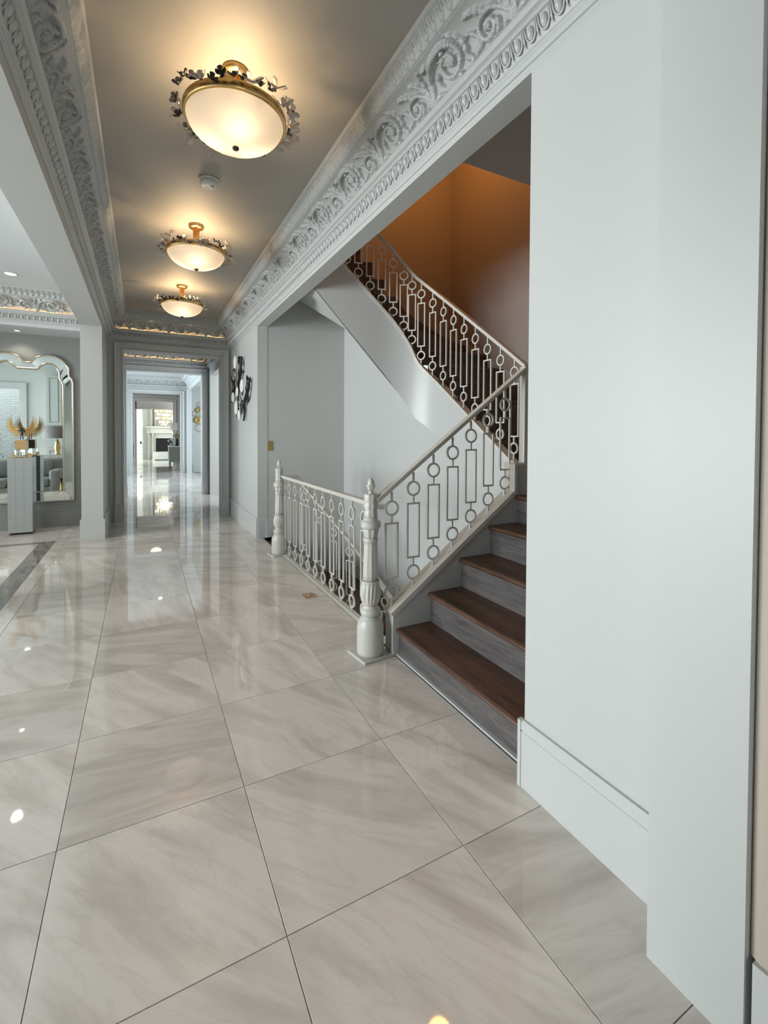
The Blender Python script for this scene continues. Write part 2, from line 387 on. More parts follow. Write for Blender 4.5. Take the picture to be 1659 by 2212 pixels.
# side room shell with window openings
g = MB()
ys = [0.4, 0.9, 2.3, 2.7, 4.1, 4.5, 5.9, YE+.25]
for k in range(0, 8, 2): g.box(-6.6, -6.5, ys[k], ys[k+1], 0, ZC)
for k in range(1, 7, 2): g.box(-6.6, -6.5, ys[k], ys[k+1], 0, 0.3); g.box(-6.6, -6.5, ys[k], ys[k+1], 2.8, ZC)
struct('wall_side_room_left', g, 'wall', 'window wall of the side room')
g = MB(); WX0, WX1, WZ0, WZ1 = -4.7, -2.95, 0.25, 2.62
g.box(-6.5, WX0, 0.4, 0.5, 0, ZC); g.box(WX1, XLL, 0.4, 0.5, 0, ZC); g.box(WX0, WX1, 0.4, 0.5, 0, WZ0); g.box(WX0, WX1, 0.4, 0.5, WZ1, ZC)
struct('wall_side_room_back', g, 'wall', 'painted wall of the side room around the garden window')
def window(n, axis, pos, a0, a1, z0, z1, label, mull=2):
    fr = 0.05; g = MB()
    def bx(u0, u1, w0, w1, t=0.03):
        if axis == 'x': g.box(pos-t, pos+t, u0, u1, w0, w1)
        else: g.box(u0, u1, pos-t, pos+t, w0, w1)
    bx(a0, a0+fr, z0, z1); bx(a1-fr, a1, z0, z1); bx(a0+fr, a1-fr, z0, z0+fr); bx(a0+fr, a1-fr, z1-fr, z1)
    for k in range(1, mull): u = a0+(a1-a0)*k/mull; bx(u-.015, u+.015, z0+fr, z1-fr, .02)
    o = struct('window_%d' % n, g, 'trim', label)
    for k in range(mull):
        u0 = a0+(a1-a0)*k/mull+.03; u1 = a0+(a1-a0)*(k+1)/mull-.03
        p = MB()
        if axis == 'x': p.box(pos-.003, pos+.003, u0, u1, z0+.04, z1-.04)
        else: p.box(u0, u1, pos-.003, pos+.003, z0+.04, z1-.04)
        obj('pane', p, 'glass', o)
    return o
for k in range(3): window(k+1, 'x', -6.55, ys[1+2*k], ys[2+2*k], 0.3, 2.8, 'tall white framed window of the side room')['group'] = 'tall windows of the side room'
wn = window(4, 'y', 0.45, WX0, WX1, WZ0, WZ1, 'white framed garden window reflected in the mirror', 1)
g = MB(); g.box(WX0-.12, WX0, .5, .53, WZ0-.1, WZ1+.12); g.box(WX1, WX1+.12, .5, .53, WZ0-.1, WZ1+.12); g.box(WX0, WX1, .5, .53, WZ1, WZ1+.12); g.box(WX0, WX1, .5, .55, WZ0-.1, WZ0)
obj('window_frame', g, 'trim', wn)
dr = struct('door_1', MB().box(-0.28, -0.2, -2.58, -2.53, 0, 2.6).box(1.04, 1.12, -2.58, -2.53, 0, 2.6).box(-0.2, 1.04, -2.58, -2.53, 0, 0.2).box(-0.2, 1.04, -2.58, -2.53, 2.5, 2.6).box(.40, .44, -2.58, -2.53, .2, 2.5), 'trim', 'glazed entrance door behind the viewer')
obj('pane', MB().box(-0.2, 1.04, -2.558, -2.552, 0.2, 2.5), 'glass', dr)
# bulkhead over the mirror wall
struct('ceiling_bulkhead', MB().box(-6.5, XLL, 7.6, YE, 2.79, ZC), 'ceil_white', 'dropped bulkhead above the mirror wall')
# stairwell shell
g = MB().box(1.47, 3.7, 1.26, 1.36, -0.1, ZC)
struct('wall_stair_near', g, 'wall', 'side wall of the lower stair flight')
g = MB().box(3.6, 3.7, 1.36, 5.07, 0, 5.6)
struct('wall_stair_right', g, 'wallpaper', 'woven taupe wall beside the upper stair flight')
g = MB().prism([(2.3, 2.60), (2.3, 3.60), (5.6, 3.60), (5.6, 1.47), (3.5, 1.47), (3.05, 2.0)], 1, 4.97, 5.07)
struct('wall_stair_upper', g, 'wallpaper', 'woven taupe wall above the turning stair flight')
g = MB().box(1.40, 2.66, 6.14, 6.27, -2.4, 3.4)
struct('wall_stair_far', g, 'wall', 'far wall of the stairwell with the brass switch plate')
g = MB().box(1.47, 3.7, 1.26, 2.56, ZC, ZC+.12); g.box(1.35, 3.7, 1.3, 5.07, 5.6, 5.7); g.box(1.47, 1.57, 1.3, 5.07, ZC+.12, 5.6); g.box(1.47, 3.7, 1.26, 1.36, ZC+.12, 5.6)
struct('ceiling_stair', g, 'taupe', 'taupe ceiling above the lower stair flight')
g = MB().prism([(2.60, -2.4), (6.14, -2.4), (6.14, 3.0), (4.05, 1.60), (2.60, 0.72)], 0, 2.575, 2.66)
struct('wall_stair_spandrel', g, 'wall', 'pale wall below the upper stair flight')
struct('wall_stair_pit', MB().box(1.465, 1.475, 2.6, 5.2, -2.4, -0.06), 'wall', 'side of the floor opening around the descending stairs')
struct('wall_stair_pit_near', MB().box(1.40, 2.66, 1.36, 1.46, -2.4, -0.1), 'wall', 'near end of the stair pit')
struct('floor_stair_pit', MB().box(1.40, 2.66, 1.36, 6.2, -2.5, -2.4), 'tread', 'bottom of the stair pit')
# right pilaster and the casing beyond it
g = MB().box(1.19, XW, 0.513, 0.736, 0, ZC)
struct('wall_pilaster', g, 'wall', 'broad painted pilaster on the right wall')
g = MB().prism([(1.34, .30), (1.235, .30), (1.235, .36), (1.22, .375), (1.215, .40), (1.222, .43), (1.21, .45), (1.205, .49), (1.213, .512), (1.34, .512)], 2, 0.225, ZC)
cs = struct('trim_20', g, 'beige', 'moulded beige casing beside the broad pilaster')
obj('plinth_block', MB().box(1.195, 1.34, .30, .50, 0, .225), 'trim', cs)

# baseboards --------------------------------------------------------
BBP = [(0,0),(.018,0),(.018,.220),(.0145,.2225),(.0145,.2275),(.018,.230),(.018,.258),(.012,.266),(0,.266)]
def baseboard(name, p0, p1, nrm, label, mat='trim'):
    d = Vector((nrm[0], nrm[1], 0)).cross(Vector((0,0,1)))
    p0, p1 = Vector((p0[0], p0[1], 0)), Vector((p1[0], p1[1], 0))
    if (p1-p0).dot(d) < 0: p0, p1 = p1, p0
    L = (p1-p0).length
    g = MB().prism(BBP, 0, 0, L)
    return struct(name, g, mat, label, loc=p0, rot=(0, 0, math.atan2(d.y, d.x)))
b = baseboard('baseboard_right', (XW, .736), (XW, 1.352), (-1,0), 'tall white baseboard between the pilaster and the stair opening')
obj('end_strip', MB().box(0.60, 0.616, .018, .021, 0, .266), 'trim', b)
baseboard('baseboard_right_far', (XW, 6.135), (XW, YE), (-1,0), 'tall white baseboard below the black and silver wall sculpture')
baseboard('baseboard_pilaster', (1.19, .513), (1.19, .736), (-1,0), 'base band of the broad pilaster') if False else None
baseboard('baseboard_jamb_far', (XW, 6.135), (XW+.13, 6.135), (0,-1), 'short baseboard on the jamb of the stair opening')
baseboard('baseboard_stair_far', (1.47, 6.14), (1.60, 6.14), (0,-1), 'baseboard of the stairwell end wall')
baseboard('baseboard_left_hall', (XL, 7.0), (XL, YE), (1,0), 'white baseboard on the hall side of the pier')
baseboard('baseboard_left_room', (XLL, 7.0), (XLL, YE), (-1,0), 'white baseboard on the side room face of the pier')
baseboard('baseboard_mirror_wall', (-6.5, YE), (XLL, YE), (0,-1), 'grey baseboard below the tall mirror', 'wall_grey')
obj('knob', MB().sphere((0,0,0), .013, .010, .013), 'grey_plastic', b, (0.062, .022, .105))

# ------------------------------------------------------------------ carved cornices
PROF = [(-.004,2.834),(.006,2.834),(.010,2.838),(.012,2.846),(.018,2.852),(.018,2.862),(.024,2.866),(.034,2.880),(.044,2.905),(.050,2.932),(.060,2.934),(.060,2.944),(.066,2.948),(.078,2.952),(.086,2.962),(.088,2.970),(.084,2.981),(.077,2.985),(.071,2.983),(.069,2.972),(.047,2.972)]
nc = 12
COVE = []
for i in range(nc+1):   # concave cove from the ledge up to the ceiling band
    a = PI/2*i/nc
    COVE.append((.045 + .145*(1-math.cos(a))*1.0, 2.985 + .150*math.sin(a)))
PROF2 = [(.19,3.142),(.196,3.142),(.196,3.150),(.202,3.160),(.214,3.180),(.224,3.205),(.228,3.222),(.238,3.224),(.238,3.238),(.246,3.244),(.246,3.25)]
CORN = PROF + COVE[1:] + PROF2
# arc-length parametrised cove
cv = np.array(COVE); seg = np.hypot(*np.diff(cv, axis=0).T); acc = np.concatenate([[0], np.cumsum(seg)]); TL = acc[-1]
def cove_at(t):
    o = np.interp(t, acc, cv[:,0]); z = np.interp(t, acc, cv[:,1])
    e = 1e-3; do = np.interp(t+e, acc, cv[:,0])-np.interp(t-e, acc, cv[:,0]); dz = np.interp(t+e, acc, cv[:,1])-np.interp(t-e, acc, cv[:,1])
    l = np.hypot(do, dz)+1e-9
    return o, z, dz/l, -do/l          # normal points into the room and down
def bez(p0, p1, p2, p3, n=22):
    u = np.linspace(0, 1, n)[:,None]; p0, p1, p2, p3 = map(np.array, (p0, p1, p2, p3))
    return (1-u)**3*p0+3*u*(1-u)**2*p1+3*u*u*(1-u)*p2+u**3*p3
def spiral(c, r0, r1, a0, turns, n=40):
    u = np.linspace(0, 1, n); a = a0+turns*2*PI*u; r = r0+(r1-r0)*u
    return np.stack([c[0]+r*np.cos(a), c[1]+r*np.sin(a)], 1)
def relief(S, TT, strokes, per, amp):
    H = np.zeros_like(S)
    for pts, w0, w1, h, ser in strokes:
        n = len(pts); u = np.linspace(0, 1, n); wd = w0+(w1-w0)*u
        wd = wd*np.sin(np.clip(u*6+.45, 0, PI/2))
        if ser: wd = wd*(1+.28*np.sin(u*ser*2*PI))
        for dx in (-per, 0, per):
            q = pts+np.array([dx, 0])
            if q[:,0].max() < S.min()-.04 or q[:,0].min() > S.max()+.04: continue
            d = np.hypot(S[...,None]-q[:,0], TT[...,None]-q[:,1])/np.maximum(wd, .0015)
            k = d.argmin(-1); dm = np.take_along_axis(d, k[...,None], -1)[...,0]
            prof = np.sqrt(np.clip(1-dm**2, 0, 1))*(0.72+0.28*np.cos(dm*PI*1.5)**2)
            H = np.maximum(H, amp*h*prof*(0.55+0.45*wd[k]/max(w0, w1)))
    return H
PER = 0.55
st = []
C1, C2 = (.155, .118), (.455, .088)
st.append((np.vstack([bez((.33,.004),(.33,.11),(.275,.20),(.20,.196),18), spiral(C1, .088, .020, 1.05, 1.45, 44)]), .015, .011, 1.0, 0))
st.append((spiral(C1, .018, .004, 0, .8, 8), .017, .013, 1.15, 0))
st.append((np.vstack([bez((.31,.004),(.35,.07),(.39,.150),(.44,.144),14), spiral(C2, .057, .014, 1.8, -1.3, 34)]), .013, .010, .95, 0))
st.append((spiral(C2, .012, .003, 0, .7, 8), .013, .010, 1.1, 0))
for a, b_, c_, d_, w0_, ser in [((.32,.0),(.30,.07),(.235,.03),(.215,.012),.016,3),((.32,0),(.31,.10),(.30,.15),(.265,.155),.014,3),
        ((.32,0),(.335,.05),(.37,.06),(.385,.020),.015,3),((.33,.03),(.345,.11),(.35,.17),(.33,.205),.013,4),((.34,.06),(.36,.14),(.385,.19),(.42,.20),.014,4),
        ((.44,.15),(.48,.17),(.50,.205),(.54,.19),.013,4),((.50,.08),(.535,.11),(.545,.15),(.575,.13),.013,3),((.51,.06),(.54,.06),(.56,.03),(.60,.035),.014,3),
        ((.05,.09),(.03,.14),(.055,.19),(.10,.215),.013,4),((.06,.07),(.02,.06),(.01,.03),(.05,.012),.013,3),((.10,.04),(.12,.005),(.17,.02),(.20,.012),.012,3),
        ((.155,.19),(.16,.155),(.19,.15),(.215,.165),.010,2),((.24,.12),(.26,.105),(.255,.07),(.235,.065),.010,2),((.09,.12),(.11,.135),(.115,.16),(.105,.178),.009,2),
        ((.41,.09),(.40,.05),(.42,.02),(.46,.012),.011,3),((.27,.19),(.29,.205),(.31,.195),(.305,.175),.009,2)]:
    st.append((bez(a, b_, c_, d_), w0_*1.2, .004, .9, ser))
def grid_mesh(name, ns, ntt, Lx, func, mat):
    s = np.linspace(0, Lx, ns); t = np.linspace(0, 1, ntt)
    S, Tt = np.meshgrid(s, t, indexing='ij'); X, Y, Z = func(S, Tt)
    v = np.stack([X, Y, Z], -1).reshape(-1, 3)
    f = [(i*ntt+j, (i+1)*ntt+j, (i+1)*ntt+j+1, i*ntt+j+1) for i in range(ns-1) for j in range(ntt-1)]
    me = bpy.data.meshes.new(name); me.from_pydata(v.tolist(), [], f)
    me.polygons.foreach_set('use_smooth', [True]*len(f)); me.materials.append(M[mat]); me.update(); return me
def scroll_func(S, Tt):
    tt = Tt*TL; h = relief(S, tt, st, PER, .036)
    o, z, no, nz = cove_at(tt); e = .0015
    return S, o+no*(h+e), z+nz*(h+e)
SCROLL = grid_mesh('scroll_panel', 176, 60, PER, scroll_func, 'trim')
SCROLL_LO = grid_mesh('scroll_panel', 80, 28, PER, scroll_func, 'trim')
# leaf band under the ceiling
LB = 0.117
ls = []
for k in range(2):
    x = LB*(.25+.5*k)
    ls += [(bez((x,.004),(x,.03),(x,.05),(x,.066),10), .010, .004, 1.0, 0), (bez((x-.004,.01),(x-.018,.03),(x-.022,.05),(x-.014,.064),10), .007, .003, .8, 2), (bez((x+.004,.01),(x+.018,.03),(x+.022,.05),(x+.014,.064),10), .007, .003, .8, 2)]
bp_ = np.array(PROF2[2:7]); bacc = np.concatenate([[0], np.cumsum(np.hypot(*np.diff(bp_, axis=0).T))])
def leaf_func(S, Tt):
    tt = Tt*bacc[-1]; h = relief(S, tt*.07/bacc[-1], ls, LB, .015)
    h = h - .006*((np.abs(S-LB/2) < .009) & (Tt > .55) & (Tt < .9))
    o = np.interp(tt, bacc, bp_[:,0]); z = np.interp(tt, bacc, bp_[:,1])
    return S, o+.92*(h+.001), z-.39*(h+.001)
LEAF = grid_mesh('leaf_tile', 40, 18, LB, leaf_func, 'trim')
# egg and dart
EP = 0.066
def egg_mesh():
    g = MB(); c = (.0, .040, 2.902)
    # egg: half ellipsoid tilted with the ovolo
    vs = []; fs = []; R, K = 5, 10
    for i in range(R+1):
        ph = PI/2*i/R
        for k in range(K):
            a = 2*PI*k/K; x = .0165*math.cos(a)*math.cos(ph); q = .027*math.sin(a)*math.cos(ph); n = .020*math.sin(ph)
            tl = .30
            vs.append((x, c[1]+n*math.cos(tl)+q*math.sin(tl), c[2]-n*math.sin(tl)*.9+q*math.cos(tl)))
    for i in range(R):
        for k in range(K): k2 = (k+1) % K; fs.append((i*K+k, i*K+k2, (i+1)*K+k2, (i+1)*K+k))
    g.add(vs, fs, True)
    pts = []
    for i in range(13):
        a = PI+PI*i/12; x = .0235*math.cos(a); q = .004+.034*math.sin(a)
        pts.append((x, c[1]+.006+q*.30, c[2]+q*.95))
    pts = [(-.0255, c[1]+.013, c[2]+.030)]+pts+[(.0255, c[1]+.013, c[2]+.030)]
    g.tube(pts, .0042, 5)
    g.tube([(.033, c[1]+.014, c[2]+.030), (.033, c[1]+.004, c[2]-.012), (.033, c[1]-.004, c[2]-.034)], [.0035, .005, .001], 5)
    me = g.mesh('egg'); me.materials.append(M['trim']); return me
EGG = egg_mesh()
tri = [0]
def cornice(name, base, nrm, L, m0, m1, label, hi=True, z0=0.0, eggs=True, mat='trim', phase=0.0, cove=None, leaf=True, sub=(0, None)):
    """moulding running from base along nrm x z for L metres; m0/m1 mitre factors at its ends"""
    d = Vector((nrm[0], nrm[1], 0)).cross(Vector((0,0,1)))
    n = len(CORN); vs = []
    pr = CORN + [(-.004, 3.25)]
    n = len(pr)
    for s, mm in ((0, m0), (L, m1)):
        for o, z in pr: vs.append((s+mm*o, o, z))
    fs = [(i, i+1, n+i+1, n+i) for i in range(n-1)] + [(n-1, 0, n, 2*n-1)]
    g = MB().add(vs, fs); me = g.mesh(name)
    root = struct(name, me, mat, label, loc=(base[0], base[1], z0), rot=(0,0,math.atan2(d.y, d.x)))
    a, b = sub[0], (sub[1] if sub[1] is not None else L)
    k = int(math.floor((a-phase)/PER))
    while phase+k*PER < b-0.3:
        s = phase+k*PER
        if s > a-.32: obj('scroll_panel', SCROLL if hi else SCROLL_LO, None, root, (s, 0, 0))
        k += 1
    if eggs:
        ne = int((b-a)/EP)
        for i in range(ne): obj('egg', EGG, None, root, (a+EP*(i+.5), 0, 0))
    if leaf:
        nl = int((b-a)/LB)
        for i in range(1, nl-1): obj('leaf_tile', LEAF, None, root, (a+LB*i, 0, 0))
    if cove:
        obj('cove_strip', MB().box(cove[0], cove[1], .050, .062, 2.972, 2.976), 'cove', root)
    return root
cornice('trim_1', (XW, .736), (-1,0), YE-.736, 0, -1, 'carved white cornice along the stair side of the hall', phase=.30)
cornice('trim_2', (XL, YE), (1,0), YE+0.8, 1, 0, 'carved cornice along the side room edge of the hall ceiling', phase=.12, sub=(0, YE+.3))
cornice('trim_3', (XW, YE), (0,-1), XW-XL, 1, -1, 'carved cornice above the first cased doorway with warm cove light', phase=.09, cove=(.12, 1.68))
cornice('trim_4', (XLL, 7.6), (0,-1), 3.0, 0, 0, 'carved white cornice on the bulkhead of the side room', phase=.2, cove=(.1, 1.2))

# door casings -------------------------------------------------------
ct = [5]
def casing(y, x0, x1, zt, label, mat='trim', wd=.125, lo=False):
    """cased opening facing -Y at y"""
    g = MB()
    pr = [(0,0),(0,.030),(.012,.034),(.022,.026),(.030,.022),(wd-.03,.018),(wd-.022,.026),(wd-.008,.026),(wd,.014),(wd,0)]
    def strip(side):
        poly = []
        for u, t in pr:
            x = (x0-wd+u) if side < 0 else (x1+wd-u)
            poly.append((x, y-t))
        return poly
    o = struct('trim_%d' % ct[0], MB().prism(strip(-1), 2, .26, zt+wd), mat, label); ct[0] += 1
    obj('casing_side', MB().prism(strip(1), 2, .26, zt+wd), mat, o)
    obj('casing_head', MB().prism([(y-t, zt+wd-u) for u, t in pr], 0, x0-wd+.004, x1+wd-.004), mat, o)
    obj('plinth_block', MB().box(x0-wd-.004, x0+.002, y-.038, y, 0, .26), mat, o)
    obj('plinth_block', MB().box(x1-.002, x1+wd+.004, y-.038, y, 0, .26), mat, o)
    return o
casing(YE, -0.26, 1.18, 2.67, 'moulded casing of the first doorway under the warm lit frieze')

# ------------------------------------------------------------------ rooms beyond
# vestibule 8.45..11.0
g = MB(); g.box(XL-.1, XL, 8.45, 11.1, 0, ZC); g.box(XW+.0, XW+.13, 8.45, 9.1, 0, ZC); g.box(XW, XW+.13, 10.85, 11.1, 0, ZC); g.box(XW, XW+.13, 9.1, 10.85, 2.67, ZC)
struct('wall_vestibule', g, 'wall', 'walls of the vestibule behind the first doorway')
struct('ceiling_vestibule', MB().box(XL-.1, XW+.13, 8.45, 11.3, ZC, ZC+.1), 'ceil', 'vestibule ceiling')
cornice('trim_30', (XW, 11.1), (0,-1), XW-XL, 1, -1, 'carved cornice in the vestibule with warm cove light', hi=False, phase=.05, cove=(.12, 1.68), leaf=False)
cornice('trim_31', (XW, 8.46), (-1,0), 2.64, 0, -1, 'carved cornice on the right wall of the vestibule', hi=False, leaf=False)
g = MB(); g.box(-6.5, -0.29, 11.1, 11.3, 0, ZC); g.box(1.18, 4.5, 11.1, 11.3, 0, ZC); g.box(-0.29, 1.18, 11.1, 11.3, 2.70, ZC)
struct('wall_second', g, 'wall', 'wall around the second cased doorway')
casing(11.1, -0.29, 1.18, 2.70, 'moulded casing of the second doorway')
g = MB(); g.box(4.4, 4.5, 8.45, 11.1, 0, ZC); g.box(1.47, 4.5, 8.35, 8.45, 0, .1)
struct('wall_right_room', g, 'wall', 'cream wall of the room right of the vestibule')
struct('ceiling_right_room', MB().box(1.47, 4.5, 8.4, 11.2, ZC, ZC+.1), 'ceil_white', 'ceiling of the room right of the vestibule')
# bright room 11.3..17.3
g = MB(); g.box(1.42, 1.55, 11.3, 17.3, 2.86, ZC); g.box(1.35, 1.49, 16.9, 17.3, 0, ZC); g.box(1.42, 1.55, 11.3, 11.8, 0, ZC)
struct('wall_bright_room', g, 'wall', 'header and pier on the right of the bright room')
struct('wall_bright_room_right', MB().box(4.4, 4.5, 11.3, 17.3, 0, ZC), 'wall', 'far right wall of the bright room')
struct('ceiling_bright_side', MB().box(1.55, 4.5, 11.3, 17.5, 2.95, 3.05), 'ceil_white', 'ceiling of the side bay with the gold ring sculpture')
baseboard('baseboard_bright_room', (1.55, 17.3), (4.4, 17.3), (0,-1), 'baseboard below the gold ring sculpture')
g = MB(); g.box(-3.1, -3.0, 11.3, 11.9, 0, ZC); g.box(-3.1, -3.0, 16.7, 17.3, 0, ZC); g.box(-3.1, -3.0, 11.9, 16.7, 2.85, ZC); g.box(-3.1, -3.0, 11.9, 16.7, 0, .3)
struct('wall_bright_room_left', g, 'wall', 'window wall of the bright room')
window(5, 'x', -3.05, 11.9, 16.7, .3, 2.85, 'wide white window of the bright room', 4)
struct('ceiling_bright_room', MB().box(-3.1, 1.55, 11.3, 17.5, ZC, ZC+.1), 'ceil_white', 'ceiling of the bright room')
cornice('trim_32', (1.42, 17.3), (0,-1), 3.5, 1, 0, 'carved white cornice above the third doorway', hi=False, phase=.1, leaf=False)
cornice('trim_33', (1.42, 11.3), (-1,0), 6.0, 0, -1, 'carved white cornice above the gold ring sculpture', hi=False, leaf=False, eggs=False)
g = MB(); g.box(-3.1, -0.285, 17.3, 17.5, 0, ZC); g.box(1.16, 4.5, 17.3, 17.5, 0, ZC); g.box(-0.285, 1.16, 17.3, 17.5, 2.70, ZC)
struct('wall_third', g, 'wall', 'wall around the third cased doorway')
casing(17.3, -0.285, 1.16, 2.70, 'moulded casing of the third doorway in the bright room')
# gallery 17.5..22.3
g = MB(); g.box(1.62, 1.72, 17.5, 22.3, 0, ZC)
struct('wall_gallery', g, 'wall', 'gallery wall behind the sage console')
g = MB(); g.box(-3.1, -3.0, 17.5, 19.0, 0, ZC); g.box(-3.1, -3.0, 21, 22.5, 0, ZC); g.box(-3.1, -3.0, 19, 21, 2.7, ZC)
struct('wall_gallery_left', g, 'wall', 'window wall of the gallery')
struct('ceiling_gallery', MB().box(-3.1, 1.72, 17.5, 22.5, ZC, ZC+.1), 'ceil', 'gallery ceiling')
cornice('trim_34', (1.62, 22.3), (0,-1), 3.0, 1, 0, 'cornice above the fourth doorway', hi=False, leaf=False)
g = MB(); g.box(-3.1, -0.27, 22.3, 22.5, 0, ZC); g.box(1.19, 1.72, 22.3, 22.5, 0, ZC); g.box(-0.27, 1.19, 22.3, 22.5, 2.72, ZC)
struct('wall_fourth', g, 'wall', 'wall around the fourth doorway')
casing(22.3, -0.27, 1.19, 2.72, 'moulded casing of the fourth doorway')
g = MB(); g.box(-0.6, 2.6, 23.4, 23.7, 2.44, ZC); g.box(-3.0, -0.24, 23.4, 23.7, 0, ZC)
struct('wall_beam', g, 'taupe', 'dark brown beam before the fireplace room')
g = MB(); g.box(-3.5, 3.5, 27.0, 27.1, 0, 4.0); g.box(3.0, 3.1, 22.5, 27.0, 0, 4.0)
struct('wall_fireplace', g, 'stone', 'pale wall of the fireplace room')
struct('ceiling_fireplace', MB().box(-3.5, 3.5, 22.5, 27.1, 3.8, 3.9), 'ceil_white', 'ceiling of the fireplace room')

# ================================================================== STAIRS
stair = empty('staircase', (1.42, 1.36, 0))
tag(stair, 'walnut and grey oak staircase turning up behind the white balustrade', 'staircase')
def part(name, src, mat, root, loc=None):
    """part given in world coordinates, parented to a root Empty or object"""
    o = obj(name, src, mat, root)
    o.matrix_parent_inverse = root.matrix_basis.inverted() if root.parent is None else (root.parent.matrix_basis @ root.matrix_basis).inverted()
    return o
NX = [1.415, 1.650, 1.900, 2.152, 2.402, 2.650]; NZ = [.171, .362, .558, .755, .952, 1.148]
def nosed(x0, x1, y0, y1, z, th=.032):
    # tread with a rounded nosing towards -X
    pr = [(x0+.016, z-th), (x0+.004, z-th*.72), (x0, z-th*.5), (x0+.004, z-th*.2), (x0+.014, z), (x1, z), (x1, z-th)]
    return MB().prism([(p[1], p[0]) for p in pr], 1, y0, y1) if False else MB().add(
        [(p[0], y0, p[1]) for p in pr]+[(p[0], y1, p[1]) for p in pr],
        [tuple(range(7)), tuple(range(13, 6, -1))]+[(i, (i+1) % 7, 7+(i+1) % 7, 7+i) for i in range(7)])
for k in range(6):
    x0 = NX[k]-.012; x1 = (NX[k+1]+.02) if k < 5 else 3.6
    part('tread', nosed(x0, x1, 1.36, 2.50, NZ[k]), 'tread', stair)
    zb = 0.010 if k == 0 else NZ[k-1]
    part('riser', MB().box(NX[k]+.012, NX[k]+.03, 1.36, 2.50, zb, NZ[k]-.032), 'riser', stair)
part('base_bead', MB().box(1.408, 1.427, 1.36, 2.50, 0, .010), 'trim', stair)
part('landing', MB().box(2.67, 3.6, 2.50, 2.95, 1.116, 1.148), 'tread', stair)
# inner stringer wall of the lower flight
poly = [(1.385, 0), (1.385, .262), (2.395, .975), (2.395, 1.165), (2.66, 1.165), (2.66, 0)]
part('stringer', MB().add([(x, 2.50, z) for x, z in poly]+[(x, 2.60, z) for x, z in poly], [tuple(range(6)), tuple(range(11, 5, -1))]+[(i, (i+1) % 6, 6+(i+1) % 6, 6+i) for i in range(6)]), 'trim', stair)
def cap(g, p0, p1, w=.115, h=.03): return g.bar(p0, p1, w, h)
g = MB(); cap(g, (1.375, 2.55, .262), (2.405, 2.55, .985)); g.box(2.38, 2.405, 2.492, 2.608, .97, 1.165); g.box(2.38, 2.64, 2.492, 2.608, 1.165, 1.185)
part('stringer_cap', g, 'rail', stair)
# flight two, running away along the right wall
for k in range(6):
    y = 2.93+.256*k; z = 1.343+.195*k
    part('riser', MB().box(2.60, 3.6, y+.012, y+.03, z-.195, z-.032), 'tread', stair)
    part('tread', MB().box(2.57 if k < 4 else (2.53 if k < 5 else 2.45), 3.6, y-.012, y+.30 if k < 5 else 4.97, z-.032, z), 'tread', stair)
Bx, By, TH = 2.55, 4.05, math.radians(75)
hd = Vector((-math.sin(TH), math.cos(TH), 0)); hn = Vector((math.cos(TH), math.sin(TH), 0))
def f3(s, z, off=0): p = Vector((Bx, By, 0))+hd*s+hn*off; return (p.x, p.y, z)
def capz(y): return 1.172+(y-2.708)*(2.10-1.172)/(4.05-2.708)
low = lambda s: 1.55+1.17*s
top3 = [(0,2.10),(.04,2.214),(.145,2.37),(.288,2.542),(.511,2.771),(.812,3.079),(1.25,3.53)]
tz = lambda s: float(np.interp(s, [a for a, b in top3], [b for a, b in top3]))
# face of the upper stringer: flight two in plane X=2.55, curving into flight three towards the hall
RB = .42; path = []          # (x, y, signed distance along the run from the bend, unit normal to the back)
for y in (2.60, 2.708, 3.0, 3.4, 4.05-RB): path.append(((2.55, y), y-4.05, (1, 0)))
e1 = Vector((2.55, 4.05-RB)); e2 = Vector((Bx, By))+Vector((hd.x, hd.y))*RB; cc = Vector((Bx, By))
for i in range(1, 11):
    u = i/10; p = e1*(1-u)**2+cc*2*u*(1-u)+e2*u*u; a = TH*u
    path.append(((p.x, p.y), -RB+2*RB*u, (math.cos(a), math.sin(a))))
for s_ in (.46, .511, .65, .812, 1.05, 1.25): p = f3(s_, 0); path.append(((p[0], p[1]), s_, (hn.x, hn.y)))
top_s = [(-1.45, 1.165), (-1.342, 1.172), (-.10, 2.04), (0, 2.125)]+top3[1:]
low_s = [(-1.45, .70), (-.95, 1.02), (0, 1.55), (1.25, 3.01)]
tS = lambda s: float(np.interp(s, [a for a, b in top_s], [b for a, b in top_s])); lS = lambda s: float(np.interp(s, [a for a, b in low_s], [b for a, b in low_s]))
n = len(path); vs = []
for off, fz in ((0, tS), (0, lS), (.06, tS), (.06, lS)): vs += [(p[0]+nn[0]*off, p[1]+nn[1]*off, fz(q)) for p, q, nn in path]
fs = []
for i in range(n-1): fs += [(i, i+1, n+i+1, n+i), (2*n+i, 3*n+i, 3*n+i+1, 2*n+i+1)]
ends = []
for i in range(n-1): ends += [(i, 2*n+i, 2*n+i+1, i+1), (n+i, n+i+1, 3*n+i+1, 3*n+i)]
ends += [(0, n, 3*n, 2*n), (n-1, 3*n-1, 4*n-1, 2*n-1)]
me = bpy.data.meshes.new('stringer'); me.from_pydata(vs, [], fs); me.polygons.foreach_set('use_smooth', [True]*len(fs))
bm = bmesh.new(); bm.from_mesh(me); bm.to_mesh(me); bm.free()
part('stringer', me, 'trim', stair)
def up_at(q):
    for (p0, q0, n0), (p1, q1, n1) in zip(path, path[1:]):
        if q0 <= q <= q1:
            u = (q-q0)/(q1-q0); x = p0[0]+(p1[0]-p0[0])*u; y = p0[1]+(p1[1]-p0[1])*u
            nx, ny = n0[0]+(n1[0]-n0[0])*u, n0[1]+(n1[1]-n0[1])*u
            return x+nx*.03, y+ny*.03, math.atan2(-nx, ny)+PI
    p, q0, nn = path[-1]; return p[0]+nn[0]*.03, p[1]+nn[1]*.03, math.atan2(-nn[0], nn[1])+PI
